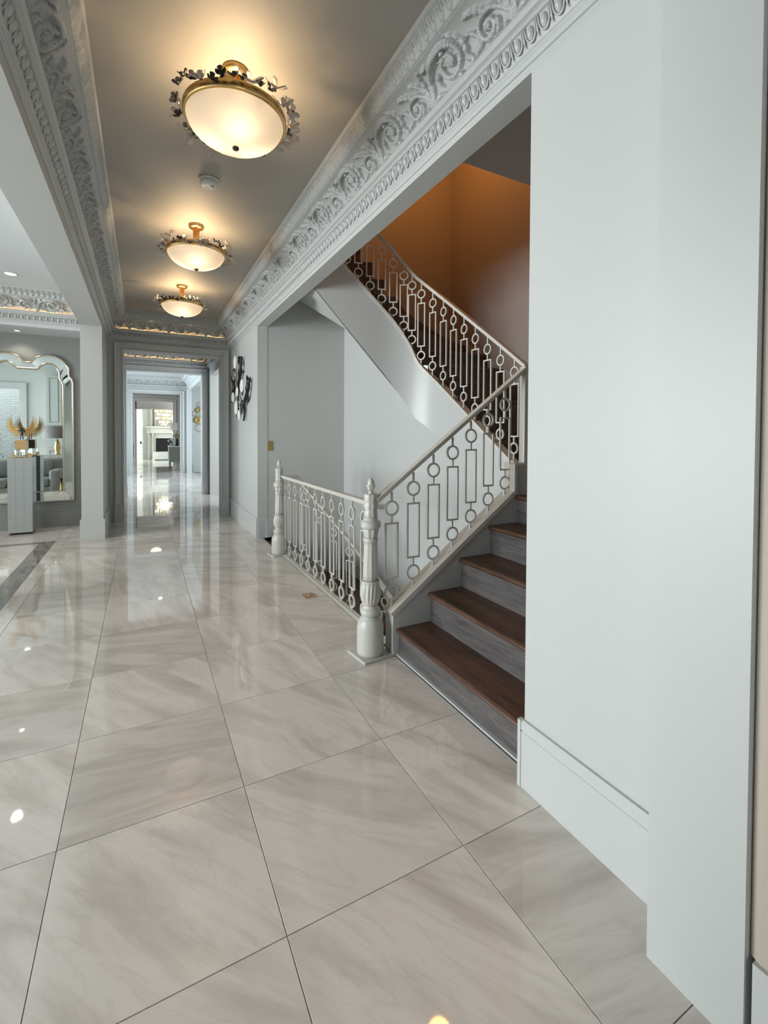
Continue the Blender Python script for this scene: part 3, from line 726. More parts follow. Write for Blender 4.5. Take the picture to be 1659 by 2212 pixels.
g = MB(); qs = [-1.43+.05*i for i in range(54)]
for q0, q1 in zip(qs, qs[1:]):
    a, b_ = up_at(q0), up_at(q1); g.bar((a[0], a[1], tS(q0)), (b_[0], b_[1], tS(q1)), .075, .028)
part('stringer_cap', g, 'rail', stair)
# soffit below the turning flight
ins = [f3(s, low(s), .03) for s in (0, .24, .575, .754, .994, 1.25)]
out = [(2.575, 4.06, 1.60), (2.575, 4.75, 2.02), (2.575, 5.45, 2.48), (2.575, 6.14, 2.945), (1.91, 6.14, 3.21), (1.42, 6.14, 3.42)]
vs = ins+out+[(x, y, z+.06) for x, y, z in ins+out]; m = len(ins)
fs = []
for i in range(m-1): fs += [(i, i+1, m+i+1, m+i), (2*m+i, 3*m+i, 3*m+i+1, 2*m+i+1)]
fs += [(0, m, 3*m, 2*m)]
part('soffit', MB().add(vs, fs, True), 'wall', stair)
# winder treads of flight three
for k in range(7):
    s0, s1 = .125*k, .125*(k+1)+.02; z = 2.48+.165*k
    oa, ob = [(3.6, 4.6), (3.5, 4.97), (3.0, 4.97), (2.5, 4.97), (2.2, 4.97), (1.95, 4.97), (1.75, 4.97), (1.55, 4.97)][k:k+2]
    q = [f3(s0, 0, .06)[:2], oa, ob, f3(s1, 0, .06)[:2]]
    part('winder', MB().add([(x, y, z-.24) for x, y in q]+[(x, y, z) for x, y in q], [(0,1,2,3),(7,6,5,4),(0,4,5,1),(1,5,6,2),(2,6,7,3),(3,7,4,0)]), 'tread', stair)
# skirt board on the outer wall
g = MB().add([(3.585, y, z) for y, z in ((2.7,1.45),(4.97,2.70),(4.97,2.48),(2.7,1.23))]+[(3.6, y, z) for y, z in ((2.7,1.45),(4.97,2.70),(4.97,2.48),(2.7,1.23))], [(0,1,2,3),(7,6,5,4),(0,4,5,1),(1,5,6,2),(2,6,7,3),(3,7,4,0)])
part('skirt_board', g, 'taupe', stair)

# descending stairs -------------------------------------------------
down = empty('descending_staircase', (1.47, 5.2, -.19))
tag(down, 'walnut stairs descending below the floor behind the hall balustrade', 'staircase')
for k, (x0, x1) in enumerate(((1.475, 1.72), (1.72, 1.96))):
    part('tread', MB().box(x0-.01, x1+.02, 5.2, 6.14, -.19*(k+1)-.032, -.19*(k+1)), 'tread', down)
    part('riser', MB().box(x0-.005 if k else 1.466, x0+.012, 5.2, 6.14, -.19*(k+1), -.19*k-.032), 'tread', down)
part('landing', MB().box(1.95, 2.575, 4.30, 6.14, -.60, -.57), 'tread', down)
part('riser', MB().box(1.955, 1.97, 5.2, 6.14, -.57, -.41), 'tread', down)
for k in range(6):
    y1 = 4.31-.25*k; z = -.57-.19*(k+1)
    part('tread', MB().box(1.5, 2.575, y1-.27, y1, z-.032, z), 'tread', down)
    part('riser', MB().box(1.5, 2.575, y1-.012, y1+.002, z, z+.19), 'tread', down)
g = MB(); g.box(1.96, 2.575, 6.125, 6.14, -.57, -.40); g.box(2.56, 2.575, 4.25, 6.125, -.57, -.39)
part('skirt_board', g, 'trim', down)
part('floor_edge', MB().box(1.44, 1.475, 2.62, 5.25, -.05, -.0005), 'tread', down)

# ================================================================== BALUSTRADES
ringM = {}
def ring_mesh(rx, rz, w=.012, d=.012, seg=28):
    key = (rx, rz)
    if key in ringM: return ringM[key]
    vs = []; fs = []
    for k in range(seg):
        a = 2*PI*k/seg; c, s_ = math.cos(a), math.sin(a)
        for r, y in ((0, -d/2), (-w, -d/2), (-w, d/2), (0, d/2)): vs.append(((rx+r)*c, y, (rz+r)*s_))
    for k in range(seg):
        k2 = (k+1) % seg
        for j in range(4): fs.append((k*4+j, k*4+(j+1) % 4, k2*4+(j+1) % 4, k2*4+j))
    me = MB().add(vs, fs).mesh('ring'); me.materials.append(M['rail']); ringM[key] = me; return me
frameM = {}
def frame_mesh(wd, h, sh=0.0, w=.011, d=.012):
    key = (wd, h, sh)
    if key in frameM: return frameM[key]
    g = MB()
    for x in (-wd/2, wd/2-w): g.add([(x, -d/2, -h/2+sh*x), (x+w, -d/2, -h/2+sh*(x+w)), (x+w, d/2, -h/2+sh*(x+w)), (x, d/2, -h/2+sh*x), (x, -d/2, h/2+sh*x), (x+w, -d/2, h/2+sh*(x+w)), (x+w, d/2, h/2+sh*(x+w)), (x, d/2, h/2+sh*x)], [(0,3,2,1),(4,5,6,7),(0,1,5,4),(1,2,6,5),(2,3,7,6),(3,0,4,7)])
    for zz in (-h/2, h/2-w):
        x0, x1 = -wd/2+w, wd/2-w
        g.add([(x0, -d/2, zz+sh*x0), (x1, -d/2, zz+sh*x1), (x1, d/2, zz+sh*x1), (x0, d/2, zz+sh*x0), (x0, -d/2, zz+w+sh*x0), (x1, -d/2, zz+w+sh*x1), (x1, d/2, zz+w+sh*x1), (x0, d/2, zz+w+sh*x0)], [(0,3,2,1),(4,5,6,7),(0,1,5,4),(1,2,6,5),(2,3,7,6),(3,0,4,7)])
    me = g.mesh('baluster'); me.materials.append(M['rail']); frameM[key] = me; return me
STEM = MB().box(-.0055, .0055, -.0055, .0055, 0, 1).mesh('stem'); STEM.materials.append(M['rail'])
def baluster(root, x, y, z0, z1, rotz, wd=.098, rd=.050, low_stem=.03, fh=None):
    """an open frame between z0 and z1 with a ring on short stems above and below it"""
    H = z1-z0; gap = .042; top = .055
    fh = fh or round(H-low_stem-top-2*gap-4*rd, 3)
    zr0 = low_stem+rd; zf0 = low_stem+2*rd+gap; zf1 = zf0+fh; zr1 = zf1+gap+rd; zt = zr1+rd; zc = zf0+fh/2
    b = obj('baluster', frame_mesh(wd, fh), None, root, (x, y, z0+zc), (0, 0, rotz))
    b.matrix_parent_inverse = root.matrix_basis.inverted()
    for a_, b_ in ((0, low_stem+.004), (low_stem+2*rd-.004, zf0+.003), (zf1-.003, zf1+gap+.004), (zt-.004, H)):
        obj('stem', STEM, None, b, (0, 0, a_-zc), scale=(1, 1, b_-a_))
    obj('ring', ring_mesh(rd, rd), None, b, (0, 0, zr0-zc)); obj('ring', ring_mesh(rd, rd), None, b, (0, 0, zr1-zc))
    return b
def handrail(pts, w=.05, h=.034):
    g = MB()
    for i in range(len(pts)-1):
        p0, p1 = Vector(pts[i]), Vector(pts[i+1]); t = (p1-p0).normalized()*.006
        g.bar(p0-t, p1+t, w, h*.55); g.bar(p0-t-Vector((0,0,h*.45)), p1+t-Vector((0,0,h*.45)), w*.55, h*.5)
    return g
# hall balustrade around the stair opening
XB = 1.437
hb = empty('balustrade', (XB, 4.0, 0))
tag(hb, 'level white iron balustrade guarding the descending stairs', 'balustrade')
part('handrail', handrail([(1.42, 5.16, .905), (XB, 2.76, .905), (1.315, 2.625, .935)]), 'rail', hb)
part('bottom_rail', MB().box(XB-.022, XB+.022, 2.66, 5.2, 0, .014), 'rail', hb)
part('floor_trim', MB().box(XB-.034, XB-.022, 2.66, 5.3, 0, .006), 'rail', hb)
for k in range(11):
    baluster(hb, XB, 5.19-.2145*(k+.0), .014, .885, PI/2, wd=.10, rd=.052, low_stem=.026)
# lower flight balustrade
fb = empty('stair_balustrade', (1.9, 2.55, .6))
tag(fb, 'sloping white iron balustrade rising from the near newel post', 'balustrade')
part('handrail', handrail([(1.30, 2.565, .985), (2.535, 2.565, 1.892)]), 'rail', fb)
for k in range(7):
    x = 1.405+.1555*k
    if k == 0: x = 1.40
    zc = .275+(x-1.375)*.702; zr = .985+(x-1.30)*.7344-.03
    baluster(fb, x, 2.553, zc, zr, 0, wd=.098, rd=.050, low_stem=.040)
# upper balustrade: square corner post, flight two and flight three
ub = empty('upper_balustrade', (2.55, 3.2, 1.5))
tag(ub, 'white iron balustrade climbing the upper turning flight from a square post', 'balustrade')
part('corner_post', MB().box(2.522, 2.568, 2.545, 2.60, 1.185, 1.90), 'rail', ub)
rail_s = [(-1.475, 1.915), (-.03, 2.955), (.02, 2.99), (.44, 3.43), (1.2, 4.21)]
rS = lambda q: float(np.interp(q, [a for a, b in rail_s], [b for a, b in rail_s]))
pts = [(2.56, 2.57, 1.912)]
for q in (-1.2, -.8, -.4, -.3, -.24, -.18, -.12, -.06, 0, .06, .12, .18, .24, .3, .45, .8, 1.2): x, y, a = up_at(q); pts.append((x-.012, y-.004, rS(q)))
part('handrail', handrail(pts), 'rail', ub)
for q in [-1.345+.160*k for k in range(9)]+[.036+.1205*k+(.02 if k < 1 else 0) for k in range(9)]:
    x, y, a = up_at(q)
    baluster(ub, x-.012, y-.004, tS(q)+.014, rS(q)-.028, a, wd=.10 if q < -.3 else .085, rd=.046, low_stem=.055)
# balustrade of the descending stairs
db = empty('descending_balustrade', (1.7, 4.9, 0))
tag(db, 'white iron balustrade dropping down into the stair opening', 'balustrade')
dr_ = [(1.42, 5.17, .905), (1.57, 5.17, .905), (1.97, 4.36, .20), (2.13, 3.86, -.22), (2.17, 3.40, -.62)]
part('handrail', handrail(dr_), 'rail', db)
dd = [(1.49, 5.19, -.0), (1.57, 5.17, -.02), (1.97, 4.36, -.60), (2.13, 3.86, -.98), (2.17, 3.40, -1.36)]
g = MB()
for i in range(4): g.bar(dd[i], dd[i+1], .05, .06)
part('curb', g, 'rail', db)
for i, fr in ((1, .15), (1, .40), (1, .65), (1, .90), (2, .35), (2, .80), (3, .35)):
    a, b = Vector(dr_[i]).lerp(Vector(dr_[i+1]), fr), Vector(dd[i]).lerp(Vector(dd[i+1]), fr)
    t = Vector(dr_[i+1])-Vector(dr_[i])
    baluster(db, a.x, a.y, b.z+.03, a.z-.02, math.atan2(t.y, t.x), low_stem=.05)

# newel posts -------------------------------------------------------
def newel(loc, h, label):
    k = h/1.12
    r = empty('newel_post', loc); tag(r, label, 'newel post')
    def L(name, prof, seg=32, mod=None, mat='newel'): return obj(name, MB().lathe([(a*1.0, z*k) for a, z in prof], seg, mod=mod), mat, r)
    obj('foot_plate', MB().bbox(-.105, .105, -.105, .105, 0, .012, .003), 'newel', r, rot=(0, 0, .12))
    L('base', [(.083,.012),(.085,.03),(.085,.175),(.0835,.19),(.079,.202),(.079,.206),(.074,.214),(.074,.218),(.068,.228),(.062,.238),(.050,.246),(.050,.252)])
    L('torus_band', [(.048,.25),(.058,.256),(.063,.268),(.063,.282),(.058,.296),(.047,.302),(.044,.312),(.047,.320)], 48, mod=lambda z, a: 1+(.035*abs(math.sin(6*a+z*160)) if .258*k < z < .298*k else 0))
    def bulb(z, a):
        t = (z/k-.32)/.15; t = min(max(t, 0), 1)
        return 1+.075*math.sin(PI*t)*math.cos(14*(a+.9*abs(((a*4/(2*PI)) % 1)-.5)*(1-t)))
    L('leaf_bulb', [(.045,.318),(.052,.332),(.059,.352),(.0625,.375),(.0625,.40),(.060,.425),(.056,.448),(.054,.460),(.060,.470),(.058,.476),(.050,.472)], 72, mod=bulb)
    L('shaft', [(.050,.466),(.0495,.52),(.047,.60),(.044,.68),(.0425,.718)], 80, mod=lambda z, a: 1-.07*abs(math.sin(5*a)) if .48*k < z < .705*k else 1)
    L('neck_ring', [(.042,.715),(.045,.718),(.049,.728),(.045,.738),(.041,.742)], 40, mod=lambda z, a: 1+.02*math.cos(16*a))
    L('capital', [(.041,.740),(.043,.755),(.046,.775),(.050,.795),(.048,.800)], 64, mod=lambda z, a: 1+.06*math.cos(8*a)*(1 if z > .75*k else .3))
    L('collar', [(.046,.798),(.056,.802),(.062,.812),(.064,.822),(.061,.832),(.064,.838),(.060,.846),(.050,.852),(.046,.858),(.044,.868),(.040,.872)])
    L('crown', [(.038,.868),(.041,.880),(.042,.905),(.038,.915),(.041,.925),(.0425,.955),(.039,.962),(.042,.970),(.042,1.008),(.040,1.016),(.036,1.020)], 48, mod=lambda z, a: 1+.05*(1 if math.cos(8*a) > 0 else -1)*(1 if int(z/k*50) % 3 else .2))
    fo = L('finial', [(.020,1.018),(.016,1.026),(.012,1.034),(.015,1.044),(.022,1.058),(.026,1.070),(.022,1.075),(.021,1.080),(.021,1.092),(.016,1.106),(.009,1.115),(.002,1.120)], 24)
    L('finial_leaf', [(.014,1.036),(.019,1.048),(.025,1.062),(.0275,1.073),(.023,1.074)], 30, mod=lambda z, a: 1+.10*math.cos(5*a))
    return r
newel((1.270, 2.590, 0), 1.12, 'carved ivory newel post with acorn finial beside the bottom stair tread')
newel((1.385, 5.215, 0), 1.09, 'carved ivory newel post at the far end of the hall balustrade')

# ================================================================== CEILING LIGHTS
def petal_mesh(name, l, w, mat):
    n = 7; vs = []; fs = []
    for i in range(n):
        t = i/(n-1); hw = w*(.28+.72*math.sin(min(1, t*1.25)*PI/2))*(1 if t < .8 else math.sqrt(max(.08, 1-((t-.8)/.2)**2)))
        z = l*.55*t**1.6
        for sx, dz in ((-1, .35), (0, 0), (1, .35)): vs.append((hw*sx, l*t, z+abs(sx)*hw*dz))
    m = len(vs); vs += [(x, y, z+.0022) for x, y, z in vs]
    for i in range(n-1):
        for j in range(2): a = i*3+j; fs += [(a, a+1, a+4, a+3), (m+a, m+a+3, m+a+4, m+a+1)]
        fs += [(i*3, i*3+3, m+i*3+3, m+i*3), (i*3+2, m+i*3+2, m+i*3+5, i*3+5)]
    e = (n-1)*3
    for j in range(2): fs += [(e+j, e+j+1, m+e+j+1, m+e+j), (j, m+j, m+j+1, j+1)]
    me = MB().add(vs, fs, True).mesh(name); me.materials.append(M[mat]); return me
PETAL = petal_mesh('petal', .050, .0135, 'petal'); PETAL_S = petal_mesh('petal', .026, .0105, 'smoke'); PETAL_D = petal_mesh('petal', .024, .011, 'dark')
HEART = {m: MB().sphere((0,0,.004), .008, seg=8, rings=5).mesh('flower') for m in ('dark', 'gold')}
for m, me in HEART.items(): me.materials.append(M[m])
def ceiling_light(x, y, label, seed):
    rnd = random.Random(seed)
    r = empty('ceiling_light', (x, y, ZC)); tag(r, label, 'ceiling light', 'flower ceiling lights along the hall')
    obj('canopy', MB().lathe([(.066,0),(.066,-.012),(.062,-.020),(.060,-.026),(.012,-.027),(.002,-.027)], 40), 'gold', r)
    g = MB()
    for k in range(3): a = k*2*PI/3+.4; g.tube([(.021*math.cos(a), .021*math.sin(a), -.024), (.021*math.cos(a), .021*math.sin(a), -.20), (.030*math.cos(a), .030*math.sin(a), -.225)], .009, 10)
    obj('stem', g, 'gold', r)
    g = MB().lathe([(.045,-.215),(.045,-.235),(.012,-.24),(.012,-.36)], 20)
    for k in range(3): a = k*2*PI/3; g.tube([(.03*math.cos(a), .03*math.sin(a), -.228), (.24*math.cos(a), .24*math.sin(a), -.235)], .006, 8)
    obj('arm_hub', g, 'gold', r)
    g = MB().lathe([(.236,-.262),(.248,-.264),(.252,-.255),(.252,-.228),(.248,-.220),(.240,-.222),(.240,-.255)], 72, cap=False)
    obj('rim_ring', g, 'gold', r)
    prof = [(.239*math.cos(a), -.250-.135*math.sin(a)) for a in [PI/2*i/12 for i in range(13)]]
    prof = [(.239,-.240)]+prof[:-1]+[(.004,-.385)]
    obj('glass_bowl', MB().lathe(prof, 64, cap=False), 'frosted', r)
    obj('finial', MB().lathe([(.002,-.402),(.014,-.400),(.017,-.394),(.015,-.388),(.004,-.384)], 20), 'dark', r)
    for k in range(3):
        a = k*2*PI/3-PI/2; bx_, by_ = .100*math.cos(a), .100*math.sin(a)
        obj('bulb', MB().sphere((0,0,0), .017, .017, .024, 12, 8), 'bulb', r, (bx_, by_, -.275))
        l = bpy.data.lights.new('bulb_light', 'POINT'); l.energy = 7.6; l.color = (1.0, .72, .42); l.shadow_soft_size = .028
        lo = bpy.data.objects.new('bulb_light', l); C.objects.link(lo); lo.parent = r; lo.location = (bx_, by_, -.275)
    nf = 38
    for k in range(nf):
        a = 2*PI*(k+rnd.uniform(-.3, .3))/nf; rad = .262+rnd.uniform(0, .02); z = -.232+rnd.uniform(-.035, .045)
        kind = rnd.choice(['g', 'g', 'g', 'g', 's', 'd'])
        tilt = rnd.uniform(.3, 1.7); hm = HEART['dark' if kind != 'g' or rnd.random() < .35 else 'gold']
        f = obj('flower', hm, None, r, (rad*math.cos(a), rad*math.sin(a), z), (tilt, 0, a+PI/2+rnd.uniform(-.7, .7)))
        npet = 5 if kind == 'g' else 4
        for j in range(npet):
            pm = PETAL if kind == 'g' else (PETAL_S if kind == 's' else PETAL_D)
            if kind == 'g' and j == npet-1 and k % 3 == 0: pm = PETAL_S
            o = obj('petal', pm, None, f, (0, 0, 0), (rnd.uniform(-.25, .35), 0, 2*PI*j/npet+rnd.uniform(-.25, .25)), (rnd.uniform(.85, 1.25),)*3)
    return r
ceiling_light(.430, 2.467, 'gold flower ceiling light nearest the broad pilaster', 1)
ceiling_light(.434, 4.454, 'gold flower ceiling light just past the smoke detector', 2)
ceiling_light(.450, 6.351, 'gold flower ceiling light closest to the first cased doorway', 3)
# smoke detector
r = empty('smoke_detector', (.441, 3.608, ZC)); tag(r, 'round white smoke detector on the hall ceiling', 'smoke detector')
obj('mount_ring', MB().lathe([(.072,0),(.072,-.012),(.069,-.016),(.06,-.017)], 36), 'white_plastic', r)
obj('body', MB().lathe([(.062,-.016),(.063,-.030),(.060,-.042),(.050,-.048),(.030,-.050),(.002,-.050)], 36), 'white_plastic', r)
obj('test_button', MB().lathe([(.012,-.049),(.012,-.053),(.002,-.054)], 16), 'grey_plastic', r, (.02, -.015, 0))
obj('vent_slot', MB().box(-.02, .02, -.003, .003, -.0525, -.049), 'grey_plastic', r, (-.01, .028, 0), (0, 0, .5))
obj('indicator_light', MB().sphere((-.03, -.02, -.049), .003, seg=8, rings=4), 'brass', r)

# stairwell lamp upstairs and downlights ------------------------------
def downlight(x, y, z, label, power=0, col=(1, .9, .75), rr=.055):
    r = empty('downlight', (x, y, z)); tag(r, label, 'downlight')
    obj('trim_ring', MB().lathe([(rr,0),(rr+.012,0),(rr+.012,-.004),(rr,-.006)], 28, cap=False), 'white_plastic', r)
    obj('lens', MB().lathe([(rr,-.002),(rr*.5,-.003),(.002,-.003)], 28), 'downlight', r)
    if power:
        l = bpy.data.lights.new('downlight_lamp', 'SPOT'); l.energy = power; l.color = col; l.spot_size = 2.2; l.spot_blend = .6; l.shadow_soft_size = .05
        lo = bpy.data.objects.new('downlight_lamp', l); C.objects.link(lo); lo.parent = r; lo.location = (0, 0, -.02)
    return r
downlight(-1.36, 6.85, ZC, 'recessed downlight in the white side room ceiling', 25)
downlight(-1.52, 7.98, 2.79, 'small recessed downlight in the bulkhead above the mirror', 8, rr=.03)
downlight(-2.2, 4.2, ZC, 'recessed downlight in the side room ceiling over the sofa', 20)
downlight(.42, 14.2, ZC, 'recessed downlight in the bright room ceiling', 10)
r = empty('stair_lamp', (2.75, 3.9, 5.6)); tag(r, 'warm ceiling lamp high above the stairwell', 'lamp')
obj('canopy', MB().lathe([(.06,0),(.06,-.02),(.01,-.03),(.01,-.25)], 20), 'gold', r)
obj('globe', MB().sphere((0,0,-.36), .12, seg=20, rings=12), emit('warm_globe', (1, .55, .2, 1), 6), r)
l = bpy.data.lights.new('stair_lamp_light', 'POINT'); l.energy = 34; l.color = (1, .42, .09); l.shadow_soft_size = .13
lo = bpy.data.objects.new('stair_lamp_light', l); C.objects.link(lo); lo.parent = r; lo.location = (0, 0, -.62)

# ================================================================== HALL DETAILS
# wall sculpture of discs and branches on the right wall
def disc(rad_y, rad_z, th=.008, seg=28, dish=.012):
    vs = []; fs = []
    for i, (rr, xx) in enumerate(((1.0, 0), (.97, -th), (.55, -th+dish*.6), (.08, -th+dish))):
        for k in range(seg): a = 2*PI*k/seg; vs.append((xx, rr*rad_y*math.cos(a), rr*rad_z*math.sin(a)))
    for i in range(3):
        for k in range(seg): k2 = (k+1) % seg; fs.append((i*seg+k, i*seg+k2, (i+1)*seg+k2, (i+1)*seg+k))
    fs += [tuple(range(seg)), tuple(3*seg+k for k in range(seg))]
    return MB().add(vs, fs, True)
r = empty('wall_sculpture', (XW, 7.1, 2.0)); tag(r, 'black and silver metal disc sculpture hung beside the first doorway', 'wall sculpture')
for y, z, ry, rz, m in ((7.283,2.471,.115,.098,'silver'),(7.374,2.281,.12,.078,'champagne'),(6.747,2.065,.125,.095,'silver'),(6.826,1.915,.11,.08,'champagne'),(7.113,2.008,.09,.076,'silver'),(7.469,1.95,.11,.078,'silver'),(7.2,1.775,.13,.107,'silver'),(6.969,1.66,.10,.075,'silver')):
    part('disc', disc(ry, rz), 'flower_w' if m == 'silver' else m, r).location = (XW-.085, y, z)
dark_paths = [[(6.984,2.519),(7.0,2.43),(7.026,2.332),(7.154,2.183),(7.376,2.062),(7.287,1.896)],[(6.595,2.189),(6.45,2.069),(6.56,1.897),(6.827,1.797),(6.828,1.568)],[(7.607,2.418),(7.656,2.302),(7.562,2.111),(7.809,1.892)],[(7.195,2.549),(7.08,2.46),(7.0,2.38)],[(6.432,2.149),(6.47,2.04),(6.56,1.93)],[(7.36,1.86),(7.30,1.76),(7.25,1.61)]]
for pth in dark_paths:
    n = len(pth); pts = []
    for i in range(n-1):
        for u in (0, .33, .66): pts.append((XW-.04-.015*math.sin(i+u), pth[i][0]+(pth[i+1][0]-pth[i][0])*u, pth[i][1]+(pth[i+1][1]-pth[i][1])*u))
    pts.append((XW-.045, pth[-1][0], pth[-1][1]))
    m = len(pts); part('branch', MB().tube(pts, [.030*(.35+.65*math.sin(PI*(i+.6)/(m+.2)))*(1+.25*math.sin(i*2.1)) for i in range(m)], 8), 'black', r)
for y, z in ((7.0, 2.3), (6.8, 1.85), (7.45, 2.1)):
    part('bracket', MB().box(XW-.08, XW, y-.012, y+.012, z-.012, z+.012), 'black', r)
# brass switch plate
r = empty('switch_plate', (1.508, 6.14, 1.224)); tag(r, 'brass switch plate on the stairwell end wall', 'switch plate')
obj('plate', MB().add([(-.041,0,-.066),(.041,0,-.066),(.041,0,.066),(-.041,0,.066),(-.037,-.007,-.062),(.037,-.007,-.062),(.037,-.007,.062),(-.037,-.007,.062)], [(0,1,2,3),(4,7,6,5),(0,4,5,1),(1,5,6,2),(2,6,7,3),(3,7,4,0)]), 'brass', r)
for k in range(3): obj('button', MB().box(-.006, .010, -.011, -.006, -.004, .004), 'champagne', r, (-.008, 0, .008+.015*k))
# brass floor outlet
r = empty('floor_outlet', (1.262, 3.765, 0), .05); tag(r, 'square tan brass outlet cover set in the marble floor', 'outlet')
obj('cover', MB().bbox(-.052, .052, -.056, .056, 0, .004, .0015), simple('tan_brass', (.45, .30, .16, 1), .4, metal=.3), r)
obj('flap', MB().lathe([(.022,.004),(.022,.0055),(.002,.0058)], 24), 'tan_block', r)
# outlets on the baseboards
def outlet(loc, rz, label, mat):
    r = empty('wall_outlet', loc, rz); tag(r, label, 'outlet')
    obj('plate', MB().box(-.058, .058, -.006, 0, -.036, .036), mat, r)
    for sx in (-1, 1): obj('socket', MB().box(sx*.025-.016, sx*.025+.016, -.008, -.006, -.014, .014), mat, r)
    return r
outlet((-1.15, YE-.018, .118), 0, 'grey outlet in the baseboard under the mirror', 'wall_grey')
outlet((XW-.018, 6.965, .12), -PI/2, 'white outlet in the baseboard under the disc sculpture', 'trim')
# small debris on the near tiles is left out

# ================================================================== SIDE ROOM
# tall lobed mirror
half_o = [(0,2.387),(.045,2.387),(.065,2.42),(.11,2.468),(.167,2.493),(.247,2.506),(.32,2.496),(.38,2.465),(.42,2.43),(.452,2.385),(.49,2.335),(.49,2.215),(.525,2.175),(.538,2.12),(.538,.39)]
half_i = [(0,2.30),(.115,2.30),(.14,2.325),(.165,2.352),(.20,2.376),(.237,2.386),(.28,2.380),(.315,2.362),(.345,2.33),(.377,2.275),(.377,2.18),(.40,2.14),(.42,2.085),(.42,2.0),(.42,.53)]
MXC, MY = -1.448, YE
mirror_pts = lambda h: [(-x, z) for x, z in reversed(h)] + h[1:]
O, I = mirror_pts(half_o), mirror_pts(half_i)
r = empty('mirror', (MXC, MY, .39)); tag(r, 'tall lobed mirror with mirrored border and champagne frame', 'mirror')
def loc3(p, y): return (MXC+p[0], y, p[1])
part('backing', MB().add([loc3(p, MY-.001) for p in O]+[loc3(p, MY-.018) for p in O], [tuple(range(len(O))), tuple(range(2*len(O)-1, len(O)-1, -1))]+[(i, (i+1) % len(O), len(O)+(i+1) % len(O), len(O)+i) for i in range(len(O))]), 'dark', r)
part('centre_glass', MB().add([loc3(p, MY-.026) for p in I]+[loc3(p, MY-.019) for p in I], [tuple(range(len(I)))[::-1], tuple(range(len(I), 2*len(I)))]+[(i, (i+1) % len(I), len(I)+(i+1) % len(I), len(I)+i) for i in range(len(I))]), 'mirror', r)
cuts = [0, 1, 4, 5, 13, 15, 23, 24, 27, 28]
nO = len(O)
for a, b in zip(cuts, cuts[1:]):
    q = list(range(a, b+1)); fo = [loc3(O[i], MY-.030) for i in q]; fi = [loc3(I[i], MY-.040) for i in q]
    bo = [loc3(O[i], MY-.019) for i in q]; bi = [loc3(I[i], MY-.019) for i in q]; m = len(q)
    fs = []
    for i in range(m-1): fs += [(i, i+1, m+i+1, m+i), (2*m+i, 3*m+i, 3*m+i+1, 2*m+i+1), (i, 2*m+i, 2*m+i+1, i+1), (m+i, m+i+1, 3*m+i+1, 3*m+i)]
    fs += [(0, m, 3*m, 2*m), (m-1, 3*m-1, 4*m-1, 2*m-1)]
    part('border_pane', MB().add(fo+fi+bo+bi, fs), 'mirror', r)
fo = [loc3(O[nO-1], MY-.03), loc3(O[0], MY-.03), loc3(I[0], MY-.04), loc3(I[nO-1], MY-.04)]
part('border_pane', MB().add(fo+[(x, MY-.019, z) for x, y, z in fo], [(0,1,2,3),(7,6,5,4),(0,4,5,1),(1,5,6,2),(2,6,7,3),(3,7,4,0)]), 'mirror', r)
part('outer_frame', MB().tube([loc3(p, MY-.026) for p in O], .0155, 8, close=True, smooth=True), 'champagne', r)
part('inner_frame', MB().tube([loc3(p, MY-.040) for p in I], .0135, 8, close=True, smooth=True), 'champagne', r)
# pedestal with a grid of silver leaf squares
PX0, PX1, PY0, PY1, PZ = -1.605, -1.335, 7.765, 8.035, 1.045
r = empty('pedestal', ((PX0+PX1)/2, (PY0+PY1)/2, 0)); tag(r, 'tall square pedestal covered in silver leaf squares', 'pedestal')
part('plinth', MB().box(PX0+.02, PX1-.02, PY0+.02, PY1-.02, 0, .03), 'black', r)
part('core', MB().box(PX0+.003, PX1-.003, PY0+.003, PY1-.003, .03, PZ-.002), 'seam', r)
part('top_panel', MB().box(PX0, PX1, PY0, PY1, PZ-.002, PZ), 'shagreen', r)
cw, ch = (PX1-PX0)/3, (PZ-.032)/8
pf = MB().box(-cw/2+.0022, cw/2-.0022, -.0015, .0015, -ch/2+.0008, ch/2-.0008).mesh('leaf_square'); pf.materials.append(M['shagreen'])
for i in range(3):
    for j in range(8):
        zc = .03+ch*(j+.5)
        for (x, y, rz) in ((PX0+cw*(i+.5), PY0+.0015, 0), (PX1-.0015, PY0+cw*(i+.5), PI/2), (PX0+.0015, PY0+cw*(i+.5), PI/2), (PX0+cw*(i+.5), PY1-.0015, 0)):
            o = part('leaf_square', pf, None, r); o.location = (x, y, zc); o.rotation_euler = (0, 0, rz)
# winged figure on a glass and gold stand
cx, cy = -1.469, 7.90
r = empty('winged_figure', (cx, cy, PZ)); tag(r, 'black figure with spread golden wings on a tan block', 'sculpture')
for sx in (-1, 1):
    for sy in (-1, 1): obj('stand_post', MB().box(-.012, .012, -.012, .012, 0, .055), 'gold', r, (sx*.085, sy*.05, 0))
obj('stand_plate', MB().box(-.10, .10, -.065, .065, .004, .012), 'gold', r)
for sx in (-.042, .042): obj('glass_block', MB().bbox(-.032, .032, -.045, .045, .013, .108, .004), 'glass', r, (sx, 0, 0))
obj('block', MB().bbox(-.062, .062, -.062, .062, .110, .236, .003), 'tan_block', r)
def skin_figure(name, verts, edges, radii, mat, parent, loc):
    me = bpy.data.meshes.new(name); me.from_pydata(verts, edges, [])
    me.materials.append(M[mat]); o = bpy.data.objects.new(name, me); C.objects.link(o); o.parent = parent; o.location = loc
    md = o.modifiers.new('skin', 'SKIN')
    for i, rr in enumerate(radii): me.skin_vertices[0].data[i].radius = (rr, rr); 
    me.skin_vertices[0].data[0].use_root = True
    md.use_smooth_shade = True
    s2 = o.modifiers.new('sub', 'SUBSURF'); s2.levels = 1; s2.render_levels = 1
    return o
